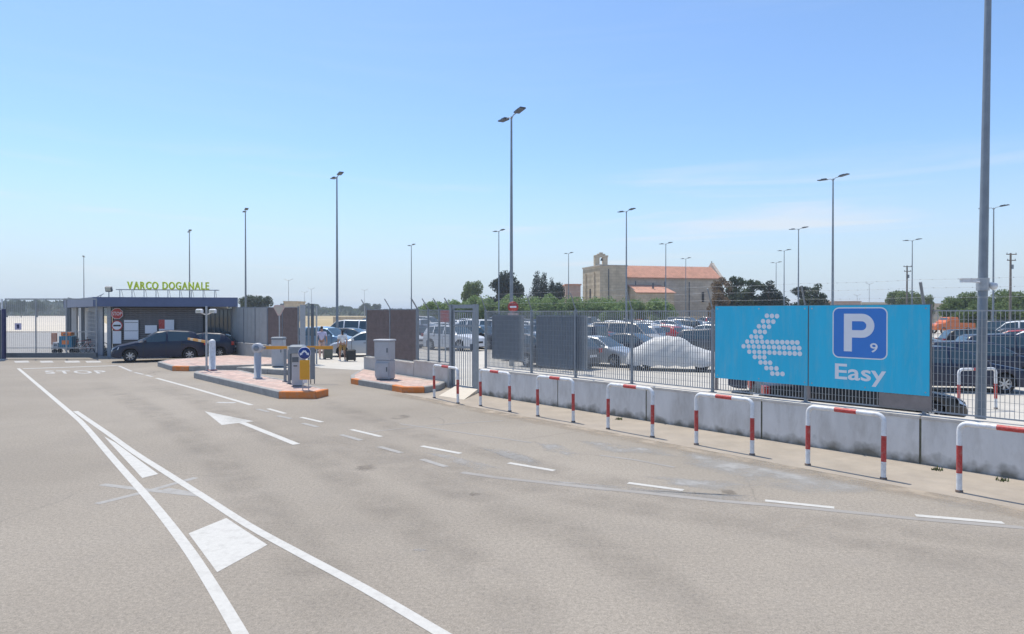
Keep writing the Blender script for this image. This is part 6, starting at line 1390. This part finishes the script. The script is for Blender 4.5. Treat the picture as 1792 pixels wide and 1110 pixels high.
for px, yt, w, Yd, l in ((1568, 507, 40, 150, 'light green tree beyond the sign, left of the wooden pole'), (1596, 506, 52, 146, 'broad light green tree behind the wooden pole'), (1622, 514, 30, 150, 'small light green tree at the sign corner'), (1664, 516, 46, 92, 'light green tree right of the sign corner'), (1690, 507, 50, 95, 'taller green tree left of the near lamp post'),
    (1726, 520, 44, 88, 'green tree hidden behind the near lamp post'), (1752, 503, 60, 96, 'dense green tree between the near lamp post and the wooden pole'), (1785, 506, 60, 92, 'green tree at the right picture edge'), (1700, 535, 60, 84, 'low yellow green bush behind the parked cars'), (1765, 533, 66, 82, 'low green bush at the foot of the right trees')):
    plant('round' if yt < 525 else 'bush', 'fresh', px, yt, Yd, w, l, 'light green trees at the right', 'leafy_tree')
plant('round', 'darkg', 436, 514, 140, 44, 'dark green tree behind the pale grey screen fence', 'trees behind the left fence', 'dark_tree', 0)
plant('round', 'darkg', 458, 516, 142, 40, 'darker round tree right beside it, left of the tan house', 'trees behind the left fence', 'dark_tree', 1)
for px, yt, w, Yd, l in ((12, 526, 40, 330, 'broad dark tree at the far left behind the gate post'), (37, 524, 18, 320, 'narrow dark tree behind the sliding gate notice'), (65, 523, 34, 330, 'dark flat topped tree beyond the middle gate upright'), (640, 529, 26, 420, 'tiny far dark tree over the white van'), (660, 531, 18, 420, 'tiny far tree left of the brown fence arm')):
    plant('round', 'darkg', px, yt, Yd, w, l, 'far trees beyond the airfield', 'far_tree')
# woodland band on the horizon: one mass
rnd = random.Random(9); wd = MB()
def wh(px): return (8.6 if px < 200 else 5.6) + 1.9 * math.sin(px * .021) * math.sin(px * .0063 + 1) + 1.7 * math.sin(px * .09) * math.sin(px * .041)
for k in range(9500):
    px = rnd.uniform(-120, 1950) if k % 2 else rnd.uniform(-60, 800); Yd = rnd.uniform(430, 520); X = XA(px, Yd); hm = wh(px)
    z = rnd.uniform(0, max(2.5, hm)) ** 1.0; s = rnd.uniform(1.0, 2.3); e1 = Vector((rnd.gauss(0, 1), rnd.gauss(0, 1), rnd.gauss(0, 1))).normalized(); e2 = e1.cross(Vector((rnd.gauss(0, 1), rnd.gauss(0, 1), .3))).normalized(); c = Vector((X, Yd, z))
    wd.add([c - e1 * s, c + e2 * s * .7, c + e1 * s, c - e2 * s * .7], [(0, 1, 2, 3)])
K = 420; vs = []                                          # the closed dark inside of the wood
for i in range(K + 1):
    px = -140 + 2100 * i / K
    for z, dy_ in ((0, 440), (max(1.5, wh(px) - 1.6 + rnd.uniform(-.6, .6)), 450 + rnd.uniform(-6, 6)), (max(1.5, wh(px) - 1.2), 500), (0, 515)): vs.append((XA(px, 460) * dy_ / 460, dy_, z))
wd.add(vs, [(i * 4 + j, i * 4 + 4 + j, i * 4 + 5 + j, i * 4 + 1 + j) for i in range(K) for j in range(3)])
o = wd.build('distant_woodland', M['darkg']); tag(o, 'dark wood on the horizon beyond the field', 'woodland', None, 'stuff')

# ------------------------------------------------------------------ wooden poles
for px, ytop, Yd, l in ((1587, 465, 100, 'wooden utility pole over the right part of the sign'), (1768, 443, 78, 'taller wooden utility pole near the right edge with two crossarms')):
    h = HZ(ytop, Yd); t = thing('utility_pole', l, 'utility pole', (XA(px, Yd), Yd, -.02), .1, 'wooden utility poles')
    mb = MB(); mb.tube([(0, 0, 0), (0, 0, h)], [.16, .10], 8); mb.build('pole', M['wood'], t)
    for z, w in ((h - .15, 1.3), (h - .85, 1.1)):
        mb = MB(); mb.box((0, -.12, z), (w, .09, .10)); arm = mb.build('crossarm', M['wood'], t)
        for x in (-w / 2 + .08, w / 2 - .08): mb = MB(); mb.lathe([(.03, 0), (.05, .06), (.03, .14), (0, .16)], (x, -.12, z + .05), 6); mb.build('insulator', M['cabm'], arm)
    mb = MB(); mb.box((.14, -.05, h - 1.6), (.22, .25, .5)); mb.build('junction_box', M['cabm'], t)
for px, Yd, h, l in ((1521, 260, 13.5, 'far thin twin arm street lamp above the low houses'), (1500, 300, 10, 'very thin far mast left of the twin arm lamp'), (545, 300, 13, 'far thin mast over the vehicle opening, left'), (533, 320, 12, 'far thin mast beside the gate pillar'), (505, 240, 14, 'far antenna mast over the tan house'), (638, 320, 13, 'far thin mast over the white van')):
    t = thing('far_mast', l, 'mast', (XA(px, Yd), Yd, -.02), 0, 'far thin masts'); mb = MB(); mb.tube([(0, 0, 0), (0, 0, h)], [.16, .07], 5); mb.build('pole', M['galv'], t)
    mb = MB(); mb.tube([(-1.6, 0, h + .5), (0, 0, h - .2), (1.6, 0, h + .5)], .08, 4); mb.build('arms', M['galv'], t)

# ------------------------------------------------------------------ the air: thin even haze round the whole scene
hz = MB(); hz.prism([(-5200, -400), (5200, -400), (5200, 5200), (-5200, 5200)], -1.2, 18.5); ho = hz.build('haze', []); tag(ho, kind='stuff')
hm2 = bpy.data.materials.new('haze_air'); hm2.use_nodes = True; t = hm2.node_tree; t.nodes.clear(); oo = N(t, 'ShaderNodeOutputMaterial'); pvn = N(t, 'ShaderNodeVolumePrincipled')
pvn.inputs['Color'].default_value = (0.86, 0.93, 1.0, 1); pvn.inputs['Density'].default_value = 0.0006; pvn.inputs['Anisotropy'].default_value = 0.3; t.links.new(pvn.outputs[0], oo.inputs['Volume']); ho.data.materials.append(hm2)
